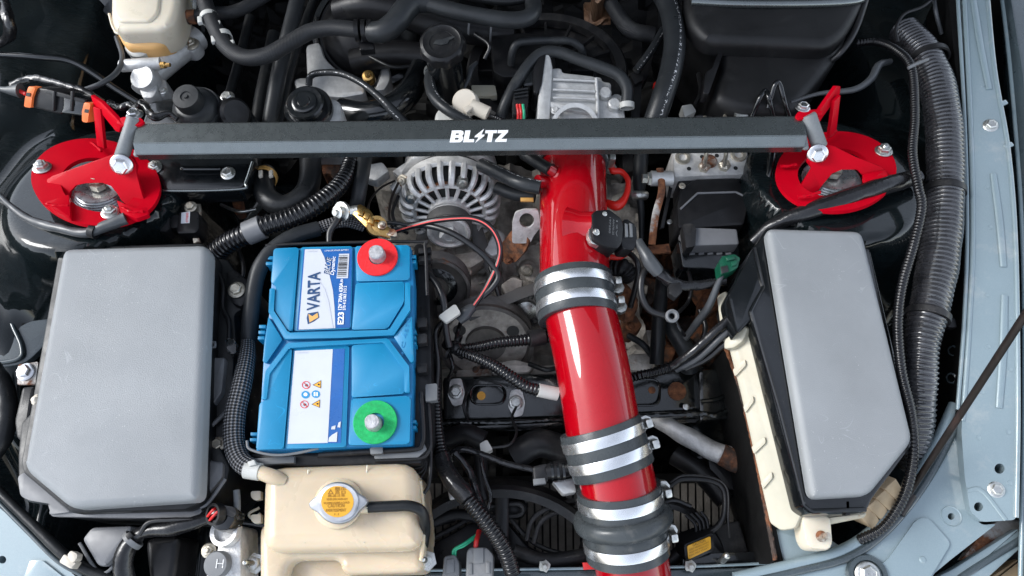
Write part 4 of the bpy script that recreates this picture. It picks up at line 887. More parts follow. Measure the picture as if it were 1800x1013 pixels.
hose('split_loom', 'thin black convoluted loom looping beside the thick hose', [(1505, 76, -.04), (1540, 74, -.03), (1575, 88, -.01), (1602, 120, .006), (1608, 200, .012), (1604, 270, .016), (1614, 330, .020), (1620, 365, .020), (1606, 430, .012), (1586, 500, .006), (1578, 570, .0), (1584, 650, .0), (1602, 730, -.006), (1606, 800, -.015), (1590, 870, -.035), (1555, 925, -.055), (1510, 950, -.075)], 17, 'loom', cat='loom', corr=(.0042, .14), n=14)
solo('cable_tie', tube([(1596, 120, .012), (1612, 112, .016), (1632, 104, .02)], 6, n=8), 'plug_grey', 'pale zip tie joining the thin loom to the thick hose', 'cable tie')
hose('thin_cable', 'thin grey cable behind the right red bracket', [(1390, 180, -.02), (1440, 165, -.02), (1500, 158, -.01), (1530, 140, -.01), (1545, 115, -.01), (1565, 108, -.02)], [6, 7, 10, 12, 14, 10], 'wrap_grey')
hose('thin_cable', 'thin black cable curving from the black tank corner', [(1528, -20, .01), (1505, 50, .0), (1480, 90, -.01), (1455, 112, -.03)], 11, 'wire_black')
hose('wiring_cluster', 'loose thin wires at the top of the thick hose', [(1650, -10, .0), (1622, 12, .0), (1590, 25, -.005), (1575, 50, -.01), (1578, 75, -.01)], 6, 'wire_black', 'wire')
hose('wiring_cluster', 'second loose wire above the thick hose by the wing', [(1640, -20, -.01), (1645, 20, -.01), (1655, 60, -.03)], 7, 'wrap_grey', 'wire')
# prop rod
t = thing('prop_rod', 'dark bonnet prop rod rising from the bottom right corner past the frame', 'prop rod', P(1600, 870, -.07))
r0, r1 = P(1590, 880, -.068), P(1830, 510, .20)
part('rod', tubew([r0, r0.lerp(r1, 3.75)], .0038, n=14, step=.02), 'rod', t)
part('pivot', tubew([P(1578, 902, -.07), P(1600, 868, -.066)], .008, n=12), 'rod', t)
# ------------------------------------------------------------------ engine front: block, alternator, pulleys, belts
def crag(pts, z, h, seed, amp=.012, n=26):
    """a rough casting: an outline filled with an uneven cast surface"""
    q = [P(x, y, z) for x, y in fillet(pts, 8, 3)]; xs = [p.x for p in q]; ys = [p.y for p in q]
    x0, x1, y0, y1 = min(xs), max(xs), min(ys), max(ys); poly = [(p.x, p.y) for p in q]
    def inside(x, y):
        c = False; m = len(poly)
        for i in range(m):
            (ax, ay), (bx, by) = poly[i - 1], poly[i]
            if (ay > y) != (by > y) and x < (bx - ax) * (y - ay) / (by - ay) + ax: c = not c
        return c
    def f(x, y):
        v = Vector((x * 22 + seed, y * 22, seed)); k = noise.noise(v) + .5 * noise.noise(v * 2.3) + .35 * (1 if noise.noise(v * 1.3 + Vector((9, 0, 0))) > .12 else 0)
        return z + amp * k - (0 if inside(x, y) else h)
    return grid(x0 - .01, x1 + .01, y0 - .01, y1 + .01, n * 2, n * 2, f)
t = thing('engine_block', 'grimy cast engine front below the alternator', 'engine', P(900, 480, -.5))
part('front_casting', crag([(640, 300), (960, 290), (1130, 300), (1140, 640), (960, 660), (760, 640), (740, 420)], -.27, .2, 3, .03), 'cast_dirty', t)
part('timing_cover', crag([(760, 430), (900, 420), (950, 470), (940, 540), (830, 560), (760, 500)], -.20, .10, 11, .018), 'cast_dirty', t)
part('bearing_cap', crag([(900, 430), (1010, 420), (1020, 520), (920, 520)], -.19, .10, 17, .012), 'cast_dirty', t)
for x, y, r in ((928, 475, 14), (905, 500, 10), (845, 470, 12), (812, 505, 9), (930, 505, 9)): part('cast_boss', lathe(P(x, y, -.185), (.1, -.5, .8), [(r * 1.1e-3, -.02), (r * 1e-3, .004), (r * .7e-3, .008), (0, .0085)], 16), 'cast_dirty', t)
bolt(926, 475, -.172, 22, t, m='old_zinc', n=(.1, -.5, .8)); bolt(843, 466, -.18, 20, t, 'nut', 'rusty', n=(0, -.4, .9))
for x, y, l, wd in ((830, 440, 60, 34), (870, 480, 40, 30), (800, 445, 50, 40)): part('cast_web', tube([(x, y, -.20), (x - l * .5, y + 14, -.205), (x - l, y + 6, -.22)], wd, n=12, lump=.3, seed=x), 'cast_dirty', t)
t = thing('subframe', 'dark oily subframe and sump parts deep in the bay', 'subframe', P(1200, 620, -.6))
part('sump', crag([(1080, 440), (1320, 440), (1320, 660), (1080, 660)], -.40, .1, 23, .05), 'rusty', t)
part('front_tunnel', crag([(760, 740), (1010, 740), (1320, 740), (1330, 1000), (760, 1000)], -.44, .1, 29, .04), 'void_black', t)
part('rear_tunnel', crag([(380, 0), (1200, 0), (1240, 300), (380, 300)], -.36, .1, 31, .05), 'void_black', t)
for pts, wd in (([(1085, 560, -.30), (1110, 500, -.30), (1150, 520, -.31)], 50), ([(1230, 500, -.25), (1250, 560, -.26), (1225, 600, -.28)], 40), ([(1060, 640, -.3), (1100, 600, -.3), (1180, 630, -.3)], 46)): part('rusty_strut', tube(pts, wd, lump=.3, n=14), 'rusty', t)
part('tie_boss', lathe(P(1125, 640, -.22), (0, -.2, 1), [(.03, -.03), (.03, 0), (.022, .006), (0, .006)], 6), 'cast_dirty', t)

# alternator
AX = Vector((0.03, -.95, .30)).normalized(); AC = P(791, 348, -.115); AR = .070
t = thing('alternator', 'silver alternator with slotted vents behind the red-striped cable', 'alternator', AC - Vector((0, 0, AR)))
u_, v_, _ = frame(AX)
part('stator', lathe(AC - AX * .045, AX, [(AR * .90, 0), (AR * .90, .062), (AR * .82, .070), (AR * .4, .074)], 40), 'ink_black', t)
part('windings', tubering(AC, AX, [(AR * .66, .026), (AR * .8, .026), (AR * .8, .030), (AR * .66, .030)], 48), 'rust_bracket', t)
part('rear_case', lathe(AC - AX * .075, AX, [(AR * .8, 0), (AR, .010), (AR, .038), (AR * 1.05, .040), (AR * 1.05, .048), (AR, .050)], 48), 'aluminium', t)
part('band', tubering(AC, AX, [(AR * .96, -.012), (AR * 1.03, -.010), (AR * 1.03, .004), (AR * .96, .006)], 48), 'aluminium', t)
part('face_ring', tubering(AC, AX, [(AR * .66, .029), (AR * .72, .034), (AR * .77, .033), (AR * .77, .026), (AR * .66, .024)], 48), 'aluminium', t)
part('hub_ring', tubering(AC, AX, [(AR * .26, .03), (AR * .26, .042), (AR * .42, .040), (AR * .44, .03)], 40), 'aluminium', t)
for i in range(26):
    a = 2 * pi * i / 26; d = u_ * cos(a) + v_ * sin(a); c_ = AC
    pts = [c_ + d * AR * .74 + AX * .031, c_ + d * AR * .88 + AX * .029, c_ + d * AR * .98 + AX * .020, c_ + d * AR * 1.0 + AX * .003]
    part('vent_fin', tubew(pts, .0046, n=6, step=.006), 'aluminium', t)
for i in range(18):
    a = 2 * pi * (i + .5) / 18; d = u_ * cos(a) + v_ * sin(a)
    part('spoke', tubew([AC + d * AR * .40 + AX * .034, AC + d * AR * .70 + AX * .030], .0029, n=6, step=.01), 'aluminium', t)
PC = AC + AX * .044
pu = part('pulley', lathe(PC, AX, [(.026, 0), (.0305, .001), (.0305, .003)] + sum([[(.0275, .005 + i * .0038), (.0295, .0069 + i * .0038)] for i in range(5)], []) + [(.0305, .025), (.0305, .028), (.027, .029), (.024, .0255), (.014, .025)], 48), 'aluminium', t)
part('belt_wrap', tubering(PC, AX, [(.0285, .005), (.0325, .005), (.0325, .022), (.0285, .022)], 40), 'belt', pu)
part('shaft_nut', lathe(PC + AX * .025, AX, [(.0135, 0), (.0135, .010), (.0115, .012), (.007, .012), (.0065, .009)], 6), 'cast_clean', pu)
for a in (1.2, 2.6, 4.5): 
    d = u_ * cos(a) + v_ * sin(a); p = AC + d * AR * .86 + AX * .033; part('case_bolt', lathe(p, AX, [(.008, -.01), (.008, 0), (.0055, .0005), (.0055, .005), (.002, .0055)], 12), 'zinc', t)
part('mount_ear', prism([(872, 400), (888, 410), (886, 440), (866, 452), (850, 440)], -.15, .03, .004, rc=5), 'aluminium', t)
part('terminal_lug', tubew(axis_pts([(690, 335, -.09), (712, 316, -.085), (735, 300, -.085)]), [.008, .007, .006], n=10), 'aluminium', t)
bolt(708, 318, -.078, 22, t, 'nut', 'old_zinc', n=(-.3, -.5, .8)); bolt(738, 300, -.075, 18, t, m='zinc')
part('rear_plate', prism([(690, 300), (720, 280), (740, 285), (710, 320)], -.10, .01, .002), 'aluminium', t)

def pulley(name, label, c, ax, prof, m, parts=()):
    p = P(*c); t = thing(name, label, 'pulley', p - Vector((0, 0, .05)), 'accessory pulleys'); part('wheel', lathe(p, Vector(ax), prof, 56), m, t); return t, p
rib = lambda r, h0, k, dp=.0028: sum([[(r - dp, h0 + i * .004), (r, h0 + .002 + i * .004)] for i in range(k)], [])
AX2 = Vector((0, -.80, .60)).normalized()
t, p = pulley('ribbed_pulley', 'black ribbed pulley right of the battery', (768, 498, -.125), AX2, [(.035, -.012), (.047, -.010)] + rib(.048, -.008, 6) + [(.048, .018), (.044, .019), (.042, .012), (.018, .010), (.016, .014), (0, .014)], 'pulley_iron')
bolt(757, 508, -.112, 14, t, n=AX2, m='old_zinc'); part('hub_disc', lathe(p + AX2 * .010, AX2, [(.03, 0), (.03, .001), (.028, .002), (.018, .0025)], 30), 'gloss_black', t)
t, p = pulley('crank_pulley', 'grimy ribbed crank pulley below the white tape', (855, 596, -.165), AX2, [(.05, -.014), (.066, -.012)] + rib(.067, -.010, 6) + [(.067, .018), (.062, .019), (.060, .010), (.03, .008), (.028, .016), (0, .016)], 'pulley_iron')
part('face_plate', lathe(p + AX2 * .0095, AX2, [(.059, 0), (.058, .001), (.03, .001)], 48), 'cast_dirty', t)
for i in range(3):
    d = frame(AX2)[0] * cos(i * 2.1 + .5) + frame(AX2)[1] * sin(i * 2.1 + .5); part('cut_out', lathe(p + d * .043 + AX2 * .0102, AX2, [(.009, 0), (.009, .0012)], 18), 'ink_black', t)
bolt(838, 566, -.145, 18, t, n=AX2, m='rusty')
t, p = pulley('tensioner_pulley', 'small steel-centred tensioner pulley beside the middle coupler', (925, 540, -.15), AX2, [(.02, -.01), (.030, -.008), (.030, .008), (.027, .010), (.0265, .006), (.016, .006)], 'pulley_iron')
part('bearing_race', lathe(p + AX2 * .0062, AX2, [(.015, 0), (.015, .004), (.010, .006), (.006, .0075), (0, .0075)], 24), 'zinc', t)
for i in range(22):
    a = 2 * pi * i / 22; d = frame(AX2)[0] * cos(a) + frame(AX2)[1] * sin(a); part('rim_tooth', obox(p + d * .0225 + AX2 * .0065, d, AX2.cross(d), AX2, (.007, .0018, .0018)), 'dusty_plastic', t)
def belt(label, pts, wd, up=None):
    return solo('drive_belt', tube(pts, wd, n=10, flat=.18), 'belt', label, 'belt', 'rubber drive belts')
belt('flat belt running behind the middle coupler to the tensioner', [(822, 556, -.125), (870, 535, -.12), (910, 518, -.118), (958, 501, -.118)], 22)
solo('drive_belt', tubew(axis_pts([(832, 385, -.13), (846, 430, -.15), (868, 480, -.17), (885, 520, -.19)]), .010, n=10, flat=.3), 'belt', 'dark belt running down right of the alternator pulley', 'belt', 'rubber drive belts')
solo('drive_belt', tubew(axis_pts([(752, 392, -.13), (742, 420, -.15), (738, 450, -.17)]), .010, n=10, flat=.3), 'belt', 'dark belt running down left of the alternator pulley', 'belt', 'rubber drive belts')
# lifting eye
LE = plane3((905, 380, -.06), (940, 378, -.06), (915, 430, -.10))
t = thing('lifting_eye', 'grey lifting eye plate with a round hole and rusty foot', 'bracket', P(920, 410, -.15))
part('eye_plate', prism([(901, 392), (906, 374), (922, 369), (946, 369), (950, 400), (938, 415), (932, 428), (900, 428)], LE, .004, rc=5, holes=(ell(926, 388, 13, 13, 24),)), 'aluminium', t)
part('foot', prism([(880, 430), (900, 404), (925, 412), (930, 426), (922, 444), (905, 462), (878, 460)], plane3((880, 430, -.13), (930, 420, -.09), (900, 462, -.14)), .005, .001, rc=4), 'rusty', t)
bolt(893, 458, -.135, 16, t, m='rusty')
# cables round the alternator
hose('striped_cable', 'black cable with a red stripe arching over the alternator pulley', [(690, 408, -.06), (730, 396, -.035), (775, 386, -.02), (830, 384, -.015), (862, 400, -.02), (878, 430, -.03), (876, 460, -.04), (858, 500, -.05), (835, 535, -.055), (818, 556, -.06)], 11, 'wire_stripe', 'cable', n=16)
hose('black_cable', 'black cable crossing in front of the alternator pulley', [(688, 402, -.055), (740, 396, -.035), (790, 408, -.025), (835, 436, -.03), (862, 462, -.04), (876, 485, -.045), (866, 505, -.05), (848, 522, -.055)], 11, 'wire_black', 'cable', n=14)
hose('black_cable', 'black cable curving right of the battery tray', [(742, 470, -.04), (768, 500, -.035), (780, 530, -.035), (784, 580, -.05), (790, 610, -.06)], 12, 'wire_black', 'cable', n=14)
hose('cable_sleeve', 'grey shrink sleeve at the lower end of the striped cable', [(806, 562, -.06), (822, 548, -.055), (832, 540, -.055)], [20, 24, 16], 'wrap_grey', 'sleeve', lump=.15)
solo('tape_flag', prism([(770, 556), (800, 534), (810, 550), (784, 568)], -.035, .006, .002, rc=3), 'plug_white', 'white tape flag wrapped on the cables right of the battery', 'tape')
hose('black_cable', 'thin cable dropping from the white tape flag', [(778, 566, -.05), (766, 585, -.06), (770, 640, -.07), (768, 680, -.075)], 9, 'wire_black', 'cable')
# hoses entering the upper pipe
hose('breather_hose', 'black printed breather hose plugged into the upper left of the red pipe', [(846, 290, -.05), (880, 306, -.035), (915, 322, -.022), (950, 330, -.02)], 25, 'rubber_print', n=18)
hose('breather_hose', 'short grey hose under the printed breather hose', [(872, 330, -.075), (905, 342, -.07), (940, 346, -.065)], 22, 'rubber_grey', n=16)
hose('breather_hose', 'dark hose dropping from the brace into the top of the red pipe', [(920, 270, -.03), (945, 286, -.022), (968, 300, -.012)], 22, 'rubber', n=16)
solo('brass_tag', prism([(915, 347), (938, 347), (938, 353), (915, 353)], -.05, .004, .001), 'gold', 'small brass coloured tag under the grey breather hose', 'tag')

# ------------------------------------------------------------------ left mid: U hose, corrugated duct, braided hose, terminals
hose('u_hose', 'thick black U shaped hose under the left half of the brace', [(466, 303, -.06), (464, 330, -.05), (474, 352, -.045), (502, 362, -.045), (532, 345, -.045), (545, 315, -.05), (545, 260, -.06)], 38, 'rubber', n=22)
t = thing('spring_clamp', 'tan spring clamp at the end of the U shaped hose', 'clamp', P(465, 312, -.08))
part('band', tubering(P(466, 313, -.054), (0, .8, -.5), [(.0155, -.004), (.017, -.004), (.017, .004), (.0155, .004)], 36), 'gold', t)
for dx in (-8, 10): part('ear', prism([(462 + dx, 300), (468 + dx, 298), (468 + dx, 308), (462 + dx, 310)], -.03, .006, .001), 'beige', t)
hose('convoluted_duct', 'ribbed black duct rising from the fuse box corner to the brace', [(378, 446, -.05), (400, 428, -.035), (432, 412, -.025), (470, 396, -.02), (510, 384, -.02), (550, 364, -.022), (585, 338, -.03), (606, 312, -.04), (616, 285, -.05)], [38, 38, 37, 36, 36, 36, 34, 30, 28], 'loom', corr=(.0062, .13), n=22)
solo('duct_collar', tube([(434, 411, -.025), (462, 399, -.021)], 43, n=22), 'satin_plastic', 'smooth black collar on the ribbed duct', 'collar')
hose('heater_hose', 'smooth grey hose curving round the top left corner of the battery', [(437, 600, -.05), (440, 560, -.035), (448, 500, -.025), (460, 465, -.02), (485, 435, -.02), (520, 414, -.022), (560, 402, -.03)], 28, 'rubber_grey', n=20)
hose('braided_hose', 'grey braided sleeve hose between fuse box and battery', [(436, 595, -.05), (434, 630, -.035), (424, 680, -.022), (413, 730, -.02), (412, 780, -.02), (424, 812, -.018), (446, 826, -.014)], [24, 30, 34, 36, 36, 36, 32], 'braid', n=24)
hose('braided_hose', 'short braided hose beside the brass battery clamp', [(552, 404, -.03), (580, 394, -.03), (610, 390, -.035), (640, 398, -.045)], 20, 'braid', n=18)
t = thing('hose_clip', 'white plastic clip where the braided hose meets the coolant tank', 'clip', P(447, 826, -.04))
part('band', tubew(axis_pts([(432, 826, -.012), (458, 830, -.011)]), .0098, n=18), 'plug_white', t)
part('tab', prism([(434, 812), (446, 808), (450, 816), (438, 820)], .0, .006, .001), 'plug_white', t)
hose('grey_hose', 'grey weathered hose dropping from the brace right of the ribbed duct', [(642, 275, -.06), (636, 310, -.05), (630, 345, -.055), (626, 370, -.07)], 26, 'rubber_grey', n=18)
solo('rust_block', prism([(564, 283), (596, 281), (598, 306), (586, 322), (582, 305), (566, 306)], -.10, .04, .004, rc=4), 'rusty', 'rusty orange casting under the brace beside the U hose', 'casting')
t = thing('terminal_clamp', 'brass battery terminal clamp lying loose above the battery', 'terminal', P(650, 392, -.04))
part('strap', tubew(axis_pts([(626, 368, -.012), (640, 378, -.008), (652, 392, -.008), (668, 404, -.010), (688, 412, -.014)]), [.009, .010, .009, .009, .007], n=10, flat=.4, step=.004), 'brass', t)
part('jaw', tubering(P(662, 398, -.009), (.3, -.2, .9), [(.008, -.004), (.013, -.004), (.013, .004), (.008, .004)], 24), 'brass', t)
for x, y in ((632, 366), (642, 372), (650, 380)): part('tooth', prism([(x, y), (x + 8, y + 3), (x + 5, y + 14), (x - 4, y + 10)], .002, .006, .001), 'brass', t)
part('stem_bolt', lathe(P(600, 372, -.012), (-.5, -.5, .7), [(.013, -.004), (.013, 0), (.0085, .0005), (.0085, .008), (.004, .009), (.004, .013), (0, .013)], 14), 'zinc', t)
part('stem', tubew(axis_pts([(596, 366, -.016), (612, 372, -.014), (630, 370, -.013)]), .007, n=12), 'zinc', t)
bolt(672, 396, -.004, 16, t, 'nut', 'old_zinc'); part('cable_lug', prism([(676, 400), (696, 404), (698, 416), (680, 414)], -.010, .005, .001, rc=3), 'old_zinc', t)
hose('earth_strap', 'thin black strap hanging from the terminal bolt', [(600, 378, -.016), (590, 392, -.014), (580, 408, -.016), (578, 428, -.018)], [16, 12, 12, 9], 'wire_black', 'cable')
hose('thin_wire', 'thin brown wire beside the grey weathered hose', [(694, 318, -.08), (670, 330, -.07), (652, 350, -.06), (646, 372, -.04)], 4, 'rod', 'wire')
hose('thin_wire', 'thin looping wire left of the alternator', [(700, 322, -.07), (688, 350, -.06), (684, 380, -.05), (690, 400, -.04)], 5, 'rod', 'wire')
# sensor with connector
t = thing('pressure_sensor', 'small black pressure sensor with a printed tag beside the left bracket', 'sensor', P(320, 390, -.08))
part('body', prism([(314, 372), (346, 370), (350, 376), (350, 402), (344, 410), (312, 411), (309, 404)], -.030, .03, .003, rc=3), 'black_plastic', t)
part('neck', prism([(296, 380), (314, 378), (313, 400), (297, 402)], -.036, .02, .002, rc=2), 'dusty_plastic', t)
part('connector', prism([(259, 380), (264, 376), (294, 375), (298, 380), (298, 402), (292, 407), (262, 406), (258, 400)], -.032, .024, .002, rc=2), 'dusty_plastic', t)
part('latch', prism([(272, 374), (288, 374), (289, 386), (273, 387)], -.028, .006, .001), 'plug_grey', t)
tg = part('tag', prism([(319, 374), (334, 372), (333, 392), (318, 393)], -.0294, .0006), 'label_white', t); text('079800', (331, 391), (331.5, 374), 4, -.0294, 'ink_red', tg, 'print')
part('mount_plate', prism([(330, 358), (352, 358), (354, 372), (346, 408), (352, 425), (340, 428), (328, 372)], -.045, .003, .0008), 'old_zinc', t)
bolt(335, 364, -.040, 22, t, m='old_zinc')
hose('wire_loom', 'grey sleeved wires sweeping in front of the left red bracket', [(-20, 325, -.02), (18, 362, -.012), (55, 388, -.006), (105, 402, .004), (150, 410, .008), (185, 398, .012), (222, 384, .012)], [9, 10, 14, 18, 16, 18, 22], 'wrap_grey', 'loom', lump=.12, n=16)
hose('wire_loom', 'thin black wire beside the grey sleeved wires at the left edge', [(-20, 340, -.03), (20, 366, -.018), (48, 374, -.016), (70, 388, -.01)], 7, 'wire_black', 'loom')
hose('wire_pair', 'brown and green wires between the loom and the pressure sensor', [(220, 385, .010), (235, 394, -.01), (248, 398, -.03), (262, 396, -.04)], 4, 'wire_orange', 'wire')
t = thing('loom_tie', 'ribbed tie and bracket under the grey sleeved wires', 'cable tie', P(165, 412, -.03))
part('strap', tubering(P(165, 407, .010), (1, -.3, 0), [(.0065, -.004), (.009, -.004), (.009, .004), (.0065, .004)], 20), 'black_plastic', t); part('bracket', prism([(100, 410), (140, 408), (150, 418), (148, 430), (110, 425)], -.03, .006, .001), 'old_zinc', t); part('bracket', prism([(176, 412), (198, 412), (196, 432), (182, 434)], -.03, .006, .001), 'plug_grey', t)
# ------------------------------------------------------------------ upper left: booster, master cylinder, mount, valve, connector
t = thing('brake_booster', 'black round brake booster drum behind the fluid reservoir', 'brake booster', P(200, 60, -.25))
p = P(232, 30, -.16); bx = Vector((.10, -.72, .68)).normalized()
part('drum', lathe(p - bx * .05, bx, [(.105, 0), (.112, .02), (.112, .034), (.104, .040), (.098, .052), (.075, .070), (.035, .078), (.033, .086)], 56), 'gloss_black', t)
part('rolled_seam', tubering(p - bx * .02, bx, [(.110, -.006), (.1155, -.004), (.1155, .004), (.110, .006)], 56), 'gloss_black', t)
t = thing('fluid_reservoir', 'cream and amber brake fluid reservoir at the top left', 'reservoir', P(255, 40, -.1))
part('upper_tank', prism([(194, -60), (192, 30), (198, 48), (212, 55), (282, 52), (302, 40), (312, 10), (316, -60)], .005, .05, .010, seg=4, rc=8), 'tank_white', t)
part('moulded_step', prism([(200, -60), (199, 22), (208, 38), (262, 38), (278, 22), (286, -60)], .009, .008, .004, seg=3, rc=8), 'tank_white', t)
part('lower_tank', prism([(194, 22), (198, 46), (212, 72), (222, 82), (276, 80), (300, 66), (318, 30), (320, -60), (200, -60)], -.020, .03, .010, seg=4, rc=8), 'tank_amber', t)
part('seam', tube([(192, 25, -.016), (200, 50, -.016), (214, 60, -.016), (280, 57, -.016), (306, 42, -.016), (318, 0, -.016)], 5, n=8), 'tank_white', t)
part('outlet', tube([(300, 32, -.03), (330, 30, -.03)], 22, n=16), 'tank_white', t)
t = thing('master_cylinder', 'grey alloy brake master cylinder below the fluid reservoir', 'master cylinder', P(265, 120, -.15))
part('barrel', tube([(345, 66, -.075), (310, 95, -.065), (262, 140, -.06), (250, 160, -.06)], [48, 44, 40, 36], n=24), 'cast_clean', t)
part('flange', prism([(300, 60), (320, 54), (348, 66), (352, 80), (340, 92), (318, 90)], -.06, .02, .003, rc=6), 'cast_clean', t); bolt(337, 78, -.058, 26, t, 'nut', 'old_zinc')
part('port_arm', tube([(214, 116, -.035), (245, 114, -.032), (282, 112, -.035)], 22, n=18), 'cast_clean', t)
part('bleed_port', lathe(P(250, 136, -.035), (-.1, -.3, .95), [(.018, -.02), (.018, .0), (.0165, .002), (0, .002)], 28), 'cast_clean', t)
part('end_cap', prism([(240, 145), (276, 138), (276, 160), (268, 172), (250, 172)], -.045, .03, .003, rc=5), 'cast_clean', t)
part('grommet', lathe(P(252, 90, -.05), (0, -.1, 1), [(.020, 0), (.020, .015), (.016, .018)], 24), 'plug_white', t)
part('bleed_screw', lathe(P(284, 115, -.03), (1, -.1, .2), [(.005, 0), (.005, .006), (.003, .007), (.003, .014), (0, .015)], 6), 'brass', t)
part('side_lug', prism([(276, 140), (290, 138), (296, 160), (286, 170), (274, 165)], -.055, .03, .003, rc=3), 'cast_clean', t); bolt(286, 160, -.053, 15, t)
t = thing('outlet_clamp', 'rusty clamp on the short hose right of the fluid reservoir', 'clamp', P(338, 30, -.05))
part('band', tubering(P(338, 30, -.03), (1, .05, 0), [(.009, -.006), (.0105, -.006), (.0105, .006), (.009, .006)], 28), 'rusty', t)
hose('reservoir_hose', 'short worn hose from the fluid reservoir to the right', [(330, 30, -.03), (380, 24, -.03), (420, 18, -.035), (480, -15, -.05)], 22, 'rubber_weave', n=16)
hose('sensor_lead', 'grey lead hanging from the fluid reservoir down to the connector', [(205, 66, -.04), (215, 100, -.03), (206, 126, -.02), (180, 146, -.01), (150, 158, -.01)], 9, 'wrap_grey', 'wire')
hose('vacuum_hose', 'long black hose sweeping from the reservoir across the top of the engine', [(352, -30, -.02), (362, 10, -.01), (376, 45, -.005), (398, 82, -.005), (430, 101, -.005), (470, 97, -.005), (510, 75, -.005), (545, 56, -.005), (585, 49, -.005), (632, 53, -.005)], 28, 'rubber_weave', n=18)
for x, y, d, l in ((368, 32, (.35, -.9, .1), 'upper spring clip on the sweeping black hose'), (392, 66, (.45, -.85, 0), 'lower spring clip on the sweeping black hose')):
    s = thing('spring_clip', l, 'clip', P(x, y, -.02), 'spring clips on the sweeping hose'); pp = P(x, y, -.007)
    part('band', tubering(pp, d, [(.0112, -.004), (.0128, -.004), (.0128, .004), (.0112, .004)], 28), 'plug_white', s)
    for dx, dy in ((-18, 2), (14, 10)): part('ear', prism([(x + dx - 4, y + dy - 5), (x + dx + 4, y + dy - 7), (x + dx + 5, y + dy + 4), (x + dx - 3, y + dy + 6)], .003, .006, .001), 'plug_white', s)
t = thing('hose_bracket', 'black clip bracket joining the two hoses at the top', 'clip', P(640, 60, -.03))
for dx in (-8, 4, 15): part('band', tubering(P(636 + dx, 54, -.005), (1, .05, 0), [(.0125, -.003), (.0155, -.003), (.0155, .003), (.0125, .003)], 28), 'black_plastic', t)
part('foot', prism([(630, 74), (656, 72), (658, 86), (632, 88)], -.015, .012, .002, rc=2), 'black_plastic', t)
hose('coolant_hose', 'thick black hose rising from the clip bracket to the top centre', [(652, 56, -.005), (672, 56, .0), (695, 40, .004), (715, 14, .006), (735, 2, .006), (770, 8, .005)], [36, 40, 42, 42, 40, 30], 'rubber_grey', n=20)
hose('coolant_hose', 'long black hose looping round at the top right of centre', [(752, 6, .006), (800, 20, .006), (850, 30, .006), (900, 36, .006), (930, 30, .005), (938, 12, .0), (925, -8, -.005), (880, -14, -.01)], 29, 'rubber_grey', n=18)
hose('coolant_hose', 'hose crossing above the looping hose at the very top', [(820, -8, .0), (860, 0, .0), (900, 2, .0), (960, -10, .0)], 16, 'rubber', n=14)
for pts, wd, l, m in (([(528, -20, -.05), (510, 50, -.05), (492, 120, -.06), (470, 240, -.08)], 27, 'straight grey pipe running down left of the clip bracket', 'rubber_grey'), ([(482, 60, -.09), (470, 120, -.09), (458, 180, -.09), (452, 230, -.09)], 24, 'dark ribbed pipe left of the straight grey pipe', 'rubber'), ([(560, -20, -.10), (530, 60, -.10), (505, 150, -.11), (488, 240, -.12)], 16, 'thin black pipe right of the straight grey pipe', 'rubber'), ([(440, 30, -.12), (420, 110, -.12), (400, 180, -.12)], 18, 'black pipe deep behind the valve dome', 'rubber')):
    hose('engine_pipe', l, pts, wd, m, n=16)
t = thing('engine_mount_plate', 'black cover plate with bolts under the left end of the brace', 'cover plate', P(350, 300, -.1))
part('plate', prism([(245, 230), (248, 292), (258, 322), (280, 336), (300, 338), (420, 335), (432, 322), (446, 285), (450, 230)], -.020, .03, .004, rc=6), 'gloss_black', t)
part('rolled_edge', tube([(249, 288, -.018), (259, 320, -.018), (280, 335, -.018), (420, 333, -.018), (432, 320, -.018), (444, 285, -.018)], 5, n=8), 'bar_grey', t)
part('grab_bar', tube([(320, 296, -.017), (326, 297, -.014), (380, 297, -.014), (386, 297, -.017)], 6, n=8), 'gloss_black', t)
bolt(272, 294, -.019, 26, t, 'nut'); bolt(401, 305, -.019, 26, t, m='zinc')
t = thing('valve_dome', 'dark grey rubber dome valve behind the left end of the brace', 'valve', P(350, 190, -.06))
q = P(349, 196, -.03); k = mpp(q)
part('skirt', lathe(q, (-.05, -.12, 1), [(44 * k, -.01), (44 * k, .004), (42 * k, .008), (40 * k, .008), (38 * k, .014), (30 * k, .022), (25 * k, .024)], 40), 'rubber_grey', t)
part('cap', lathe(q + Vector((0, -.002, .020)), (-.05, -.12, 1), [(24 * k, 0), (24 * k, .018), (22 * k, .021), (9 * k, .0215), (8 * k, .020), (4 * k, .020), (3.5 * k, .022), (0, .022)], 36), 'rubber_grey', t)
part('backing_plate', prism([(250, 215), (262, 178), (300, 172), (380, 165), (430, 180), (452, 210), (455, 225), (250, 225)], -.045, .03, .004, rc=10), 'gloss_black', t)
part('side_port', lathe(P(412, 200, -.03), (.6, -.3, .6), [(.022, -.01), (.022, .004), (.018, .008), (0, .008)], 24), 'black_plastic', t)
bolt(400, 172, -.044, 26, t, m='zinc')
hose('crinkled_lead', 'crinkled shiny lead left of the valve dome', [(235, 190, -.01), (250, 182, -.004), (262, 196, -.004), (272, 206, -.002), (296, 200, -.004), (312, 210, -.008)], [12, 14, 12, 15, 12, 9], 'tape', 'wire', lump=.3)
hose('crinkled_lead', 'second crinkled lead crossing near the left sleeve', [(192, 180, -.02), (212, 190, -.012), (226, 184, -.01), (240, 196, -.01)], 11, 'tape', 'wire', lump=.3)
CPL = plane3((50, 165, .035), (160, 196, .035), (100, 205, .022))
t = thing('wiring_connector', 'dark two part wiring connector with orange clips at the left', 'connector', P(100, 185, -.02))
part('plug', prism([(58, 154), (82, 156), (112, 164), (112, 190), (106, 202), (56, 190), (50, 178)], CPL, .026, .003, rc=3), 'black_plastic', t)
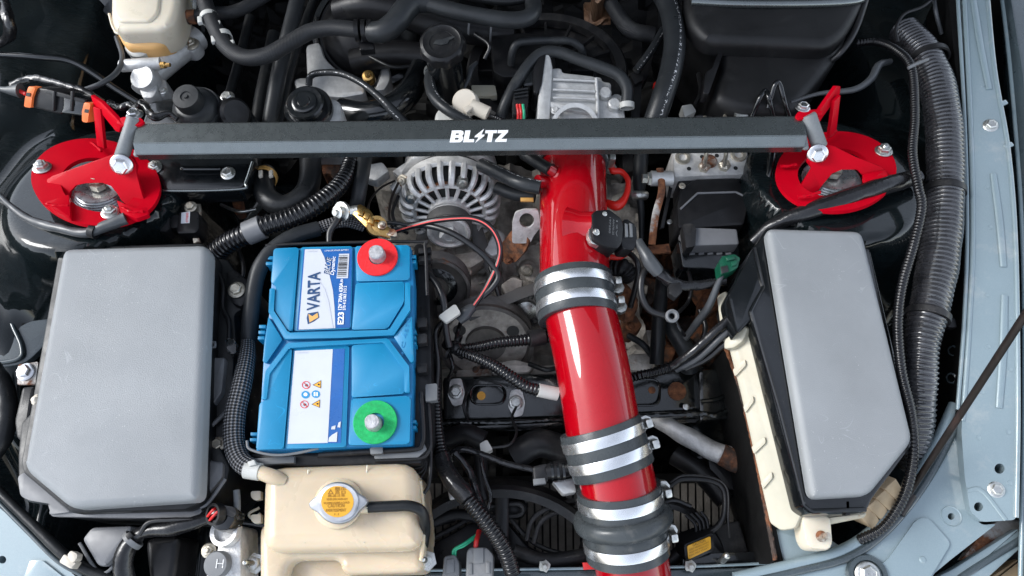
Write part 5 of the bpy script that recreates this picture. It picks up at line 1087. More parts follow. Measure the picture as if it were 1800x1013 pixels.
part('socket', prism([(110, 164), (152, 176), (154, 206), (106, 200), (110, 188)], lift(CPL, .002), .026, .003, rc=3), 'gloss_black', t)
for x0 in (92, 124): part('rib', prism([(x0, 160), (x0 + 4, 161), (x0 + 2, 196), (x0 - 2, 195)], lift(CPL, .005), .004, .0006), 'dusty_plastic', t)
for x0, y0 in ((46, 163), (149, 192)): part('clip_notch', prism([(x0, y0), (x0 + 7, y0 + 1), (x0 + 6, y0 + 7), (x0 - 1, y0 + 6)], lift(CPL, .0055), .002), 'ink_black', t)
part('top_rail', prism([(82, 157), (112, 165), (150, 176), (148, 182), (80, 164)], lift(CPL, .003), .004, .001), 'dusty_plastic', t)
part('clip', prism([(50, 152), (62, 154), (56, 172), (54, 190), (42, 188), (44, 172)], lift(CPL, .004), .012, .002, rc=2), 'plug_orange', t)
part('clip', prism([(148, 180), (159, 182), (156, 200), (154, 216), (144, 214), (144, 196)], lift(CPL, .005), .012, .002, rc=2), 'plug_orange', t)
hose('wire_boot', 'pointed grey wire boot entering the orange clipped connector', [(-12, 152, .03), (8, 158, .03), (36, 160, .03)], [4, 12, 26], 'wrap_grey', 'sleeve')
hose('wire_pair', 'red wire between the grey boot and the orange clip', [(34, 160, .030), (46, 166, .03)], 7, 'wire_red', 'wire')
hose('dark_harness', 'dark taped harness curving behind the orange clipped connector', [(20, 150, .0), (60, 138, .004), (110, 150, .006), (150, 162, .006), (180, 182, .0)], 14, 'tape', 'harness', lump=.2)
hose('dark_harness', 'dark crumpled harness at the top left corner', [(0, -20, .0), (12, 20, .0), (18, 50, -.01), (10, 70, -.03), (-20, 85, -.04)], [10, 16, 20, 18, 10], 'tape', 'harness', lump=.3)
hose('cowl_edge', 'dark fold of panel behind the wiring connector', [(-20, 96, -.05), (60, 100, -.05), (130, 110, -.06), (210, 160, -.08), (260, 190, -.09)], 12, 'gloss_black', 'panel edge')

# ------------------------------------------------------------------ power steering reservoir, oil cap, manifold
t = thing('steering_reservoir', 'pale power steering reservoir with a black screw cap behind the brace', 'reservoir', P(548, 195, -.1))
part('tank', prism([(506, 195), (512, 172), (590, 172), (600, 182), (602, 235), (504, 235)], -.020, .08, .006, rc=8), 'cast_clean', t)
q = P(545, 196, -.02); k = mpp(q)
part('cap', lathe(q, (-.05, -.1, 1), [(42 * k, 0), (42 * k, .010), (40 * k, .013), (34 * k, .013), (34 * k, .016), (33 * k, .023), (30 * k, .025), (22 * k, .0245), (21 * k, .027), (17 * k, .028), (11 * k, .0275), (10 * k, .029), (0, .029)], 40), 'gloss_black', t)
hose('return_hose', 'thin printed hose from the steering reservoir curving right', [(543, 150, -.06), (546, 134, -.05), (566, 128, -.04), (600, 130, -.035), (635, 146, -.03), (668, 172, -.03), (690, 195, -.035), (715, 220, -.05)], [12, 12, 12, 12, 12, 13, 17, 18], 'rubber_print', n=16)
t = thing('alloy_bracket', 'pale alloy casting below the sweeping hose', 'casting', P(590, 140, -.2))
part('casting', prism([(536, 78), (562, 72), (570, 100), (590, 120), (640, 150), (642, 165), (600, 172), (560, 168), (540, 160), (538, 120)], -.10, .05, .006, rc=6), 'cast_clean', t)
part('lug', prism([(515, 142), (524, 136), (542, 136), (544, 156), (520, 156)], -.11, .03, .004, rc=4), 'cast_clean', t)
part('web', prism([(672, 106), (684, 112), (686, 140), (676, 158), (654, 160), (664, 138)], -.12, .04, .004, rc=4), 'cast_clean', t)
solo('banjo_bolt', lathe(P(648, 136, -.085), (0, -.2, 1), [(.0095, -.01), (.0095, .004), (.0085, .006), (.005, .007), (.0045, .010), (0, .010)], 16), 'brass', 'orange copper bolt head below the sweeping hose', 'bolt')
hose('intake_elbow', 'glossy black elbow duct behind the brace', [(600, 192, -.09), (640, 200, -.08), (680, 192, -.075), (715, 168, -.08), (735, 130, -.10), (745, 90, -.12)], [40, 42, 44, 44, 42, 40], 'gloss_black', n=24)
t = thing('intake_manifold', 'black plastic intake manifold dome at the top centre', 'manifold', P(640, 60, -.2))
q = P(650, 60, -.12)
part('dome', lathe(q, (.1, -.3, .95), [(.085, -.03), (.085, .0), (.08, .006), (.076, .006), (.07, .02), (.05, .035), (.03, .04), (0, .042)], 48), 'black_plastic', t)
part('ring', tubering(q, (.1, -.3, .95), [(.082, -.004), (.091, -.002), (.091, .006), (.082, .008)], 56), 'gloss_black', t)
for pts, wd in (([(600, 20, -.07), (640, 10, -.05), (700, 20, -.05), (760, 40, -.06), (830, 52, -.07), (900, 60, -.08)], 52), ([(590, -20, -.08), (680, -15, -.06), (760, -10, -.06)], 60), ([(620, 110, -.11), (690, 95, -.10), (750, 100, -.10)], 46)): part('runner', tube(pts, wd, n=22), 'black_plastic', t)
for x in (790, 828, 866): part('runner_rib', tubering(P(x, 40 + (x - 790) * .17, -.066), (1, -.15, 0), [(.021, -.0015), (.024, -.0015), (.024, .0015), (.021, .0015)], 32), 'satin_plastic', t)
t = thing('oil_filler', 'black oil filler neck with a scalloped cap showing an oil can symbol', 'oil filler', P(782, 130, -.12))
q = P(779, 84, .012); k = mpp(q)
part('neck', lathe(q - Vector((0, 0, .11)), (-.02, -.02, 1), [(34 * k, 0), (32 * k, .06), (30 * k, .112)], 36), 'gloss_black', t)
cp = part('cap', lathe(q, (-.05, -.12, 1), [(36 * k, -.006), (39 * k, -.004), (40 * k, .008), (38 * k, .013), (33 * k, .015), (31 * k, .014), (22 * k, .0145), (21 * k, .013), (0, .0135)], 72, wob=lambda a, h: 1 + (.045 * cos(a * 2 * pi * 9) if h < .012 else 0)), 'black_plastic', t)
OPL = (q + Vector((-.05, -.12, 1)).normalized() * .0140, Vector((-.05, -.12, 1)).normalized())
part('oil_can_symbol', prism([(762, 77), (766, 70), (778, 69), (786, 66), (798, 63), (800, 66), (790, 70), (786, 77), (774, 79)], lift(OPL, .0008), .001), 'rubber_grey', cp)
hose('breather_tube', 'printed black tube from the oil filler down behind the brace', [(757, 120, -.04), (755, 145, -.03), (764, 172, -.02), (790, 196, -.015), (826, 216, -.02)], [16, 20, 20, 19, 18], 'rubber_print', n=18)
solo('tube_collar', tubering(P(757, 126, -.037), (0, -.8, .3), [(.008, -.003), (.0098, -.003), (.0098, .003), (.008, .003)], 24), 'zinc', 'small collar at the top of the printed oil filler tube', 'collar')
t = thing('vacuum_sensor', 'beige round sensor behind the brace, left of the throttle body', 'sensor', P(822, 182, -.05))
part('head', lathe(P(818, 180, -.025), (-.2, -.35, .9), [(.018, -.012), (.018, .004), (.0165, .006), (0, .0062)], 36), 'beige', t)
part('stem', tube([(828, 186, -.022), (858, 200, -.025)], 25, n=18), 'beige', t); part('ridge', prism([(813, 190), (826, 182), (832, 188), (820, 198)], -.014, .006, .001), 'beige', t)
solo('white_bottle', lathe(P(792, 212, -.05), (0, -.1, 1), [(.022, -.03), (.022, .004), (.018, .010), (0, .012)], 28), 'plug_white', 'white rounded container just behind the brace', 'container')
hose('sensor_lead', 'thin ribbed lead from the beige sensor to the throttle body', [(860, 203, -.025), (875, 208, -.025), (892, 216, -.03)], 8, 'loom', 'wire', corr=(.003, .2))
solo('foil_connector', prism([(828, 150), (870, 150), (874, 168), (832, 170)], -.08, .012, .002, rc=2), 'box_cream', 'small cream tagged connector left of the throttle body', 'connector')
hose('sensor_lead', 'thin grey lead with an orange tip above the cream connector', [(838, 110, -.06), (828, 122, -.055), (824, 138, -.055), (816, 156, -.055)], [6, 11, 8, 4], 'wrap_grey', 'wire')
# fan-like cowl ring
t = thing('cowl_ring', 'large black spoked ring at the top centre', 'shroud', P(960, 110, -.25))
RPc = plane3((1100, 100, -.10), (960, -20, -.12), (960, 240, -.08)); q = P(962, 122, RPc)
rr = (P(1104, 122, RPc) - q).length
part('rim', tubering(q, RPc[1], [(rr * .86, -.012), (rr * .86, .002), (rr * .97, .004), (rr, .0), (rr, -.012)], 72), 'dusty_plastic', t)
part('inner_rim', tubering(q, RPc[1], [(rr * .58, -.012), (rr * .58, .0), (rr * .62, .0), (rr * .62, -.012)], 56), 'black_plastic', t)
part('disc', lathe(q - RPc[1] * .02, RPc[1], [(rr * .9, 0), (rr * .9, .002), (rr * .1, .002)], 48), 'dusty_plastic', t)
fu, fv, _ = frame(RPc[1])
for i in range(16):
    a = 2 * pi * i / 16; d = fu * cos(a) + fv * sin(a); part('spoke', obox(q + d * rr * .58 - RPc[1] * .006, d, RPc[1].cross(d), RPc[1], (rr * .58, .0035, .008)), 'dusty_plastic', t)
t = thing('cover_box', 'flat black box beneath the small looped hose', 'box', P(920, 100, -.08))
part('lid', prism([(862, 64), (918, 56), (970, 62), (978, 120), (960, 132), (884, 136), (866, 126)], -.06, .03, .004, rc=6), 'black_plastic', t)
text('OKI', (880, 88), (896, 72), 8, -.06, 'dusty_plastic', t, 'moulded_text') if False else None
hose('looped_hose', 'small looped hose on the flat black box', [(899, 114, -.055), (900, 95, -.04), (908, 78, -.03), (930, 73, -.028), (970, 72, -.028), (1002, 73, -.03), (1020, 84, -.035), (1025, 100, -.05)], 14, 'rubber_grey', n=14)
hose('bypass_hose', 'black hose running over the throttle body', [(878, 212, -.05), (890, 180, -.035), (908, 145, -.025), (935, 108, -.018), (958, 92, -.015), (985, 93, -.015), (1020, 106, -.015), (1060, 120, -.015), (1088, 133, -.015), (1102, 155, -.02), (1102, 182, -.03)], 21, 'rubber_grey', n=16)
t = thing('throttle_housing', 'bare aluminium throttle body behind the right half of the brace', 'throttle body', P(1020, 170, -.12))
TP = plane3((950, 110, -.020), (1090, 180, -.030), (960, 220, -.030))
part('housing', prism([(968, 118), (985, 118), (990, 126), (1045, 132), (1052, 140), (1055, 225), (966, 225)], TP, .07, .006, rc=4), 'cast_clean', t)
part('step', prism([(1045, 134), (1056, 134), (1060, 142), (1076, 144), (1074, 168), (1084, 162), (1096, 168), (1102, 225), (1048, 225)], lift(TP, -.010), .06, .005, rc=4), 'cast_clean', t)
for y0 in (140, 158, 172): part('rib', tube([(972, y0, -.0195), (1005, y0 + 1, -.0205), (1046, y0 + 3, -.022)], 5, n=8), 'cast_clean', t)
part('rib', tube([(1048, 138, -.022), (1050, 180, -.025), (1050, 215, -.028)], 6, n=8), 'cast_clean', t)
part('gear_cover', prism([(944, 95), (960, 92), (968, 98), (972, 118), (966, 225), (942, 225), (948, 150)], lift(TP, .008), .06, .004, rc=3), 'cast_clean', t)
part('cover_gasket', prism([(938, 120), (953, 90), (960, 92), (952, 150), (944, 165), (938, 162)], lift(TP, .009), .05, .002, rc=2), 'black_plastic', t)
part('motor_cap', prism([(925, 115), (946, 106), (944, 150), (918, 152), (920, 130)], TP, .05, .005, rc=5), 'gloss_black', t)
part('ledge', prism([(962, 176), (1040, 192), (1036, 200), (962, 188)], lift(TP, .006), .02, .003, rc=2), 'cast_clean', t)
bolt(975, 194, lift(TP, .004), 16, t, m='cast_clean')
part('bore_ring', tubering(P(1010, 226, -.03), (0, -.5, .85), [(.028, -.004), (.034, -.004), (.034, .006), (.028, .006)], 40), 'cast_clean', t)
for x, y in ((1062, 170), (1078, 190)): part('lug', lathe(P(x, y, lift(TP, -.012)), TP[1], [(.009, 0), (.009, .012), (.007, .014), (0, .014)], 18), 'cast_clean', t)
t = thing('hose_clip', 'spring clip at the throttle body end of the black hose', 'clip', P(1102, 186, -.06)); part('band', tubering(P(1102, 186, -.030), (0, -.9, -.3), [(.009, -.004), (.0105, -.004), (.0105, .004), (.009, .004)], 24), 'plug_white', t)
t = thing('throttle_plug', 'black plug with red wires left of the throttle body', 'connector', P(912, 185, -.06))
part('shell', prism([(904, 160), (922, 154), (930, 162), (928, 182), (922, 200), (900, 202), (900, 180)], -.018, .03, .003, rc=3), 'dusty_plastic', t)
for i in range(3): part('seal_rib', tube([(904, 160 + i * 6, -.016), (928, 156 + i * 6, -.016)], 5, n=8), 'rubber', t)
for i, m in enumerate(('wire_red', 'wire_red', 'wire_green')): hose('plug_wire', ('left', 'middle', 'right')[i] + ' of the three coloured wires at the throttle plug', [(909 + i * 5, 184, -.014), (911 + i * 5, 200, -.016), (910 + i * 5, 220, -.03)], 5, m, 'wire', 'coloured wires at the throttle plug')
hose('radiator_hose', 'thick glossy hose curving down at the top right of the engine', [(1160, -20, -.02), (1178, 20, -.015), (1186, 70, -.012), (1180, 120, -.014), (1165, 170, -.02), (1146, 225, -.04)], 38, 'rubber_print', n=24)
hose('rough_hose', 'rough textured hose end left of the thick glossy hose', [(1062, -15, -.09), (1082, 20, -.085), (1108, 52, -.08), (1148, 62, -.085)], [24, 26, 28, 28], 'rubber_weave', n=16)
hose('printed_tube', 'thin printed tube in front of the thick glossy hose', [(1166, 52, -.05), (1145, 88, -.05), (1118, 125, -.055)], 14, 'rubber_print', n=14)
t = thing('support_bracket', 'black angled support arm right of the throttle body', 'bracket', P(1115, 170, -.12))
part('arm', prism([(1112, 128), (1128, 128), (1150, 90), (1140, 130), (1128, 150), (1124, 225), (1108, 225)], -.07, .02, .002, rc=3), 'black_plastic', t); part('pad', prism([(1108, 128), (1126, 124), (1132, 140), (1116, 148)], -.062, .012, .002, rc=3), 'black_plastic', t)
solo('foil_wrap', crag([(1040, -20), (1066, -20), (1064, 4), (1046, 8)], -.08, .04, 41, .012, 20), 'copper_foil', 'scrap of copper foil at the top edge', 'foil')
solo('vapour_plug', prism([(1198, 186), (1216, 183), (1224, 196), (1204, 206)], -.06, .02, .002, rc=2), 'plug_white', 'white square plug left of the black tank', 'connector')
solo('red_stopper', lathe(P(1155, 154, -.09), (0, 0, 1), [(.007, 0), (.007, .006), (0, .008)], 16), 'plastic_red', 'tiny red cap behind the thick glossy hose', 'cap')
t = thing('rubber_valve', 'metal valve with black rubber collar behind the brace, right', 'valve', P(1295, 190, -.08))
q = P(1293, 195, -.05); part('collar', lathe(q, (0, -.3, 1), [(.030, -.01), (.030, .0), (.026, .004), (.022, .004), (.021, .009), (.016, .010)], 36), 'rubber', t)
part('stem', lathe(q, (0, -.3, 1), [(.012, 0), (.012, .016), (.009, .018), (.009, .022), (0, .023)], 18), 'zinc', t); part('lug', prism([(1290, 195), (1312, 190), (1316, 204), (1296, 210)], -.028, .01, .002, rc=2), 'zinc', t)
# black tank
t = thing('black_tank', 'large soft-edged black tank at the top right', 'tank', P(1360, 60, -.25))
BK = plane3((1300, 0, .01), (1450, 0, .01), (1350, 120, -.045))
part('shell', prism([(1208, -80), (1206, 10), (1214, 40), (1232, 62), (1250, 72), (1460, 80), (1488, 62), (1508, 30), (1532, -10), (1540, -80)], .012, .03, .014, seg=5, rc=14), 'felt_black', t)
part('body', prism([(1210, -60), (1222, 50), (1262, 78), (1270, 110), (1250, 172), (1300, 196), (1400, 196), (1470, 110), (1500, 40), (1520, -60)], -.018, .16, .016, seg=4, rc=18), 'felt_black', t)
part('top_highlight', tube([(1215, 2, .014), (1300, 6, .016), (1420, 6, .016), (1500, 2, .014), (1524, -8, .012)], 16, n=14), 'bar_grey', t)  # grey tube paints the highlight on the tank's top edge
part('side_fin', prism([(1268, 78), (1276, 80), (1246, 165), (1236, 165), (1240, 128), (1252, 120)], -.012, .02, .002, rc=3), 'black_plastic', t)

# ------------------------------------------------------------------ lower centre: crossmember, loom, fans
t = thing('crossmember', 'glossy black crossmember with pressed ovals behind the red pipe', 'crossmember', P(1030, 700, -.25))
KP = plane3((780, 700, -.17), (1290, 690, -.17), (1000, 750, -.175))
part('beam', prism([(778, 662), (990, 655), (1130, 650), (1240, 642), (1240, 722), (1140, 728), (990, 736), (778, 742)], KP, .06, .006, rc=4, holes=()), 'beam_black', t)
part('front_lip', tube([(776, 744, -.168), (860, 744, -.166), (990, 738, -.168), (1150, 731, -.168), (1240, 728, -.168)], 9, n=10, lump=.15), 'beam_black', t)
part('lower_flange', prism([(778, 748), (830, 742), (1000, 740), (1230, 730), (1230, 742), (1150, 748), (985, 752), (900, 758), (840, 752), (780, 760)], -.19, .01, .002, rc=3), 'beam_black', t)
for c, wd, hh in (((857, 694), 60, 34), ((1110, 690), 100, 46)):
    o = [(c[0] - wd / 2, c[1] - hh / 2), (c[0] + wd / 2, c[1] - hh / 2), (c[0] + wd / 2, c[1] + hh / 2), (c[0] - wd / 2, c[1] + hh / 2)]
    part('pressed_oval', prism(o, lift(KP, .004), .006, .002, rc=16), 'beam_black', t)
    part('oval_rim', tube([(x, y, -.164) for x, y in fillet(o, 16, 4)] + [(*fillet(o, 16, 4)[0], -.164)], 4, n=8, smooth=False), 'beam_black', t)
part('drain_hole', lathe(P(846, 696, lift(KP, .0045)), KP[1], [(.006, 0), (.006, .0006)], 16), 'sign_orange', t); part('drain_hole', lathe(P(1146, 686, lift(KP, .0045)), KP[1], [(.005, 0), (.005, .0006)], 16), 'rusty', t)
part('round_hole', lathe(P(1190, 688, lift(KP, .0005)), KP[1], [(.013, 0), (.0125, .0012)], 24), 'rusty', t)
part('end_bracket', prism([(1228, 650), (1276, 645), (1292, 655), (1292, 736), (1230, 742)], lift(KP, .010), .05, .005, rc=6), 'beam_black', t)
part('end_rib', tube([(1232, 706, -.155), (1262, 702, -.155), (1284, 690, -.158)], 8, n=10), 'beam_black', t); part('end_rib', tube([(1230, 726, -.157), (1262, 730, -.157), (1288, 716, -.16)], 9, n=10, lump=.3), 'beam_black', t)
for x, y, l in ((801, 689, 1), (907, 708, 1)):
    part('bolt_strap', prism([(x - 9, y - 22), (x + 10, y - 24), (x + 16, y), (x + 12, y + 22), (x - 4, y + 26), (x - 14, y + 6)], lift(KP, .006), .004, .001, rc=4), 'aluminium', t); bolt(x, y, lift(KP, .0065), 26, t, m='zinc')
t = thing('engine_rail', 'rusty pale casting edge above the crossmember', 'casting', P(880, 655, -.25)); part('edge', prism([(800, 650), (900, 644), (1000, 640), (1000, 656), (900, 662), (800, 668)], -.19, .03, .004, rc=3), 'cast_dirty', t); part('block', prism([(1105, 622), (1142, 620), (1150, 640), (1140, 652), (1108, 652), (1098, 640)], -.16, .03, .004, rc=4), 'cast_dirty', t)
hose('loom_tube', 'curved convoluted loom left of the red pipe, ending in a white tag', [(806, 618, -.07), (835, 628, -.06), (868, 643, -.055), (900, 664, -.05), (925, 680, -.05), (948, 686, -.052)], [18, 20, 22, 23, 23, 22], 'loom', 'loom', corr=(.0045, .14), n=16)
solo('white_tag', tube([(946, 686, -.050), (980, 693, -.056)], 24, n=18), 'plug_white', 'white printed tag sleeve on the curved loom beside the red pipe', 'tag')
hose('loom_tube', 'straight convoluted loom above the curved one', [(800, 614, -.08), (840, 610, -.075), (880, 602, -.07), (930, 597, -.07), (960, 592, -.08)], [16, 20, 21, 22, 24], 'loom', 'loom', corr=(.0045, .14), n=16)
solo('loom_collar', tube([(930, 596, -.068), (956, 592, -.072)], 30, n=18), 'dusty_plastic', 'ridged collar where the straight loom meets the red pipe', 'collar')
hose('loom_tube', 'convoluted loom right of the red pipe above the crossmember', [(1098, 668, -.11), (1125, 660, -.10), (1150, 655, -.10), (1180, 645, -.095), (1205, 632, -.09)], [14, 18, 18, 20, 20], 'loom', 'loom', corr=(.0045, .15), n=14)
hose('main_harness', 'black harness running down right of the battery tray to the bottom', [(762, 610, -.08), (768, 660, -.08), (767, 720, -.078), (772, 780, -.075), (786, 830, -.07), (820, 875, -.065), (856, 920, -.065), (886, 965, -.07), (902, 1010, -.08)], [12, 14, 20, 24, 28, 30, 30, 30, 28], 'loom', 'harness', corr=(.0045, .12), n=18)
hose('taped_section', 'taped stretch of the black harness beside the fan', [(776, 800, -.070), (786, 830, -.067), (804, 856, -.062), (822, 876, -.062)], [30, 33, 34, 33], 'tape', 'harness', lump=.12, n=18)
hose('taped_section', 'shiny taped lead branching down beside the black harness', [(800, 795, -.08), (826, 830, -.085), (842, 880, -.08), (866, 930, -.08), (880, 980, -.09)], [10, 14, 16, 18, 16], 'tape', 'harness', lump=.2, n=14)
hose('sensor_wire', 'thin black wire from the crossmember bolt down to the white plug', [(907, 716, -.155), (900, 735, -.13), (908, 760, -.11), (895, 782, -.10), (858, 788, -.10)], 5, 'wire_black', 'wire')
hose('taped_lead', 'taped lead running to the black connector left of the red pipe', [(792, 815, -.10), (795, 796, -.09), (815, 790, -.085), (850, 800, -.085), (890, 815, -.085), (938, 826, -.085)], 11, 'tape', 'lead', lump=.15)
t = thing('black_connector', 'black connector pushed into the sensor left of the lower coupler', 'connector', P(965, 830, -.13))
part('shell', prism([(936, 820), (962, 814), (966, 836), (960, 850), (938, 848)], -.078, .025, .003, rc=3), 'dusty_plastic', t); part('barrel', tube([(960, 830, -.085), (980, 826, -.085), (1000, 822, -.09)], [26, 32, 30], n=16), 'black_plastic', t)
for x in (970, 980, 990): part('ring', tubering(P(x, 828, -.085), (1, .1, 0), [(.0095, -.0015), (.0115, -.0015), (.0115, .0015), (.0095, .0015)], 24), 'gloss_black', t)
part('seat', prism([(970, 846), (1010, 840), (1014, 866), (990, 870)], -.11, .02, .003, rc=3), 'cast_clean', t)
solo('grey_latch', prism([(937, 842), (958, 840), (960, 850), (938, 853)], -.075, .008, .001), 'plug_grey', 'small grey latch under the black connector', 'latch')
solo('white_plug', prism([(843, 780), (856, 773), (866, 790), (846, 800)], -.095, .02, .002, rc=2), 'plug_white', 'white plug corner below the crossmember', 'connector')
for pts, wd, l in (([(785, 770, -.16), (820, 762, -.15), (850, 775, -.15)], 34, 'ribbed dark boot below the crossmember, left'), ([(905, 800, -.17), (945, 780, -.16), (1000, 792, -.17)], 50, 'dusty dark duct below the crossmember'), ([(845, 800, -.12), (846, 840, -.12), (850, 880, -.12)], 24, 'black stalk of a sensor between the fans')): hose('dark_boot', l, pts, wd, 'dusty_plastic', 'boot', n=16, lump=.1)
hose('steering_pipe', 'grey jointed pipe ending in rust beneath the crossmember, right', [(1140, 730, -.20), (1180, 752, -.19), (1215, 772, -.185), (1252, 792, -.185), (1290, 806, -.185)], [24, 30, 34, 36, 36], 'aluminium', 'pipe', lump=.12, n=18)
hose('rusted_joint', 'rusted joint at the end of the grey jointed pipe', [(1268, 798, -.18), (1290, 808, -.18), (1318, 820, -.185)], [38, 42, 40], 'rusty', 'joint', lump=.2)
hose('lower_hose', 'grey hose bending down left of the cream housing', [(1172, 560, -.14), (1190, 590, -.135), (1208, 620, -.14), (1212, 650, -.16)], [26, 32, 34, 32], 'rubber_grey', n=18)
hose('down_pipe', 'black shiny pipe running straight down behind the crossmember', [(1166, 480, -.13), (1160, 540, -.12), (1157, 590, -.125), (1154, 640, -.14)], 25, 'rubber', n=18)
hose('sensor_sleeve', 'grey sleeve leaving the air flow sensor plug', [(1122, 424, -.015), (1134, 446, -.012), (1148, 468, -.015), (1156, 478, -.02)], [16, 20, 26, 24], 'wrap_grey', 'sleeve', lump=.12)
hose('sensor_loom', 'shiny taped lead running from the grey sleeve to the right', [(1150, 470, -.02), (1168, 488, -.025), (1190, 500, -.03), (1225, 502, -.035), (1275, 494, -.035)], [20, 20, 18, 16, 16], 'tape', 'lead', lump=.2, n=16)
solo('loom_clip', prism([(1176, 500), (1196, 496), (1200, 512), (1188, 524), (1176, 516)], -.022, .012, .002, rc=2), 'dusty_plastic', 'small crumpled clip under the taped lead', 'clip')
hose('looping_lead', 'thin black lead looping to a round grommet', [(1138, 468, -.03), (1128, 490, -.03), (1128, 520, -.035), (1142, 545, -.04), (1172, 556, -.045)], 12, 'wire_black', 'lead')
solo('grommet', tubering(P(1181, 556, -.04), (0, -.2, 1), [(.004, -.003), (.0085, -.003), (.0085, .003), (.006, .004), (.004, .002)], 24), 'plug_grey', 'round grey grommet at the end of the looping lead', 'grommet')
t = thing('green_plug', 'green plug with short wires beside the relay box', 'connector', P(1283, 466, -.05))
part('shell', prism([(1264, 461), (1269, 451), (1291, 447), (1301, 454), (1297, 470), (1283, 478), (1267, 483)], -.004, .022, .0012, rc=1.5), 'plug_green', t)
part('ridge', prism([(1276, 452), (1290, 449), (1293, 455), (1279, 458)], -.001, .004, .0008), 'plug_green', t)
part('latch', prism([(1286, 460), (1298, 457), (1296, 465), (1287, 468)], -.001, .004, .0008), 'plug_green', t)
part('mouth', prism([(1267, 469), (1279, 466), (1281, 477), (1269, 481)], -.0025, .003, .0005), 'ink_black', t)
hose('plug_lead', 'black lead running down from the green plug', [(1272, 476, -.01), (1262, 500, -.025), (1245, 540, -.05), (1222, 572, -.08), (1205, 595, -.10)], [8, 12, 14, 14, 12], 'wrap_grey', 'lead')
hose('plug_wire', 'short orange wire at the green plug', [(1271, 472, -.004), (1274, 480, -.008)], 4, 'wire_orange', 'wire')
for i, (pts, wd) in enumerate((([(1296, 548, -.030), (1258, 582, -.042), (1218, 618, -.06), (1182, 645, -.085)], 15), ([(1298, 566, -.040), (1262, 598, -.050), (1226, 630, -.07), (1188, 650, -.09)], 13), ([(1302, 590, -.045), (1270, 608, -.058), (1240, 632, -.075), (1205, 648, -.09)], 12))): hose('taped_cable', ('upper', 'middle', 'lower')[i] + ' of three black cables fanning out below the relay box', pts, wd, 'tape' if i == 0 else 'wrap_grey' if i == 1 else 'wire_black', 'cable', 'cables fanning below the relay box', lump=.1)
hose('short_stub', 'dark ribbed stub between red pipe and modulator', [(1070, 470, -.12), (1095, 472, -.11), (1110, 490, -.12)], [30, 36, 34], 'dusty_plastic', 'stub', corr=(.006, .15))
hose('short_stub', 'dark lumpy stub beside the middle coupler clamps', [(1085, 505, -.13), (1102, 525, -.13), (1100, 560, -.15)], [34, 36, 30], 'rusty', 'stub', lump=.3)

# radiator, fans
t = thing('radiator', 'radiator core with vertical fins behind the fan shrouds', 'radiator', P(960, 950, -.45))
RD = plane3((760, 900, -.30), (1250, 900, -.30), (1000, 1000, -.24))
part('core', prism([(745, 840), (1300, 830), (1320, 1040), (745, 1040)], RD, .03, 0), 'ink_black', t)
for i in range(40):
    x = 752 + i * 13.5; part('fin', prism([(x, 850), (x + 10, 850), (x + 12, 1020), (x + 2, 1020)], lift(RD, .006), .006, 0), 'fins', t)
def shroud(label, c, r, deg, z):
    t = thing('fan_shroud', label, 'fan shroud', P(*c, z - .05), 'radiator fan shrouds'); q = P(*c, z); R = r * mpp(q); n = Vector((0, -.35, .94)).normalized()
    part('hoop', tubering(q, n, [(R * .93, -.035), (R * .93, .004), (R, .006), (R * 1.03, 0), (R * 1.03, -.035)], 64), 'dusty_plastic', t)
    part('motor', lathe(q - n * .02, n, [(R * .28, -.02), (R * .28, .012), (R * .22, .018), (0, .018)], 36), 'black_plastic', t)
    u, v, _ = frame(n)
    for k in range(5):
        a = deg + 2 * pi * k / 5; d = u * cos(a) + v * sin(a)
        part('stay', tubew([q + d * R * .25, q + d * R * .97], .009, n=8, step=.03, flat=.35), 'black_plastic', t)
    return t, q, R, n
shroud('left radiator fan shroud hoop at the bottom centre', (880, 1075), 215, .3, -.20)
shroud('right radiator fan shroud hoop right of the humped coupler', (1150, 1010), 128, .7, -.19)
t = thing('fan_cradle', 'black plastic frame bars around the fans left of the red pipe', 'frame', P(900, 900, -.25))
for pts, wd in (([(775, 880, -.17), (850, 868, -.165), (915, 870, -.165), (930, 880, -.165)], 14), ([(925, 950, -.165), (935, 915, -.16), (960, 895, -.16), (1010, 880, -.165)], 10), ([(938, 955, -.165), (948, 922, -.16), (970, 904, -.16), (1014, 892, -.165)], 10), ([(860, 890, -.165), (912, 886, -.165), (914, 905, -.17), (860, 908, -.17)], 9), ([(748, 925, -.17), (800, 905, -.17), (850, 912, -.17)], 20), ([(905, 970, -.17), (960, 985, -.165), (1040, 975, -.17)], 26)): part('bar', tube(pts, wd, n=10), 'dusty_plastic', t)
for pts in ([(742, 1012), (742, 965), (790, 940), (850, 905), (880, 925), (905, 1012)], [(908, 1012), (884, 905), (932, 962), (980, 982), (1046, 985), (1046, 1012)], [(860, 872), (925, 868), (930, 895), (915, 912), (868, 910)], [(742, 905), (800, 900), (800, 918), (742, 925)]): part('panel', prism(pts, -.185, .02, .004, rc=8), 'black_plastic', t)
for pts, wd in (([(742, 955, -.180), (800, 926, -.178), (850, 896, -.178), (884, 900, -.178)], 9), ([(884, 897, -.178), (935, 952, -.176), (990, 974, -.176), (1046, 976, -.178)], 9)): part('panel_edge', tube(pts, wd, n=10), 'dusty_plastic', t)
t = thing('loom_node', 'taped knot where the looms meet right of the battery tray', 'harness', P(800, 615, -.12))
part('knot', tube([(782, 604, -.085), (800, 612, -.075), (818, 624, -.08)], [14, 26, 18], lump=.35, n=14), 'tape', t)
for x, y in ((788, 622), (806, 600)): part('tie', tubering(P(x, y, -.078), (1, -.5, 0), [(.007, -.0015), (.009, -.0015), (.009, .0015), (.007, .0015)], 18), 'dusty_plastic', t)
hose('branch_wire', 'thin wire dropping left from the taped knot', [(790, 620, -.085), (796, 645, -.09), (788, 668, -.11)], 7, 'tape', 'wire', lump=.2)
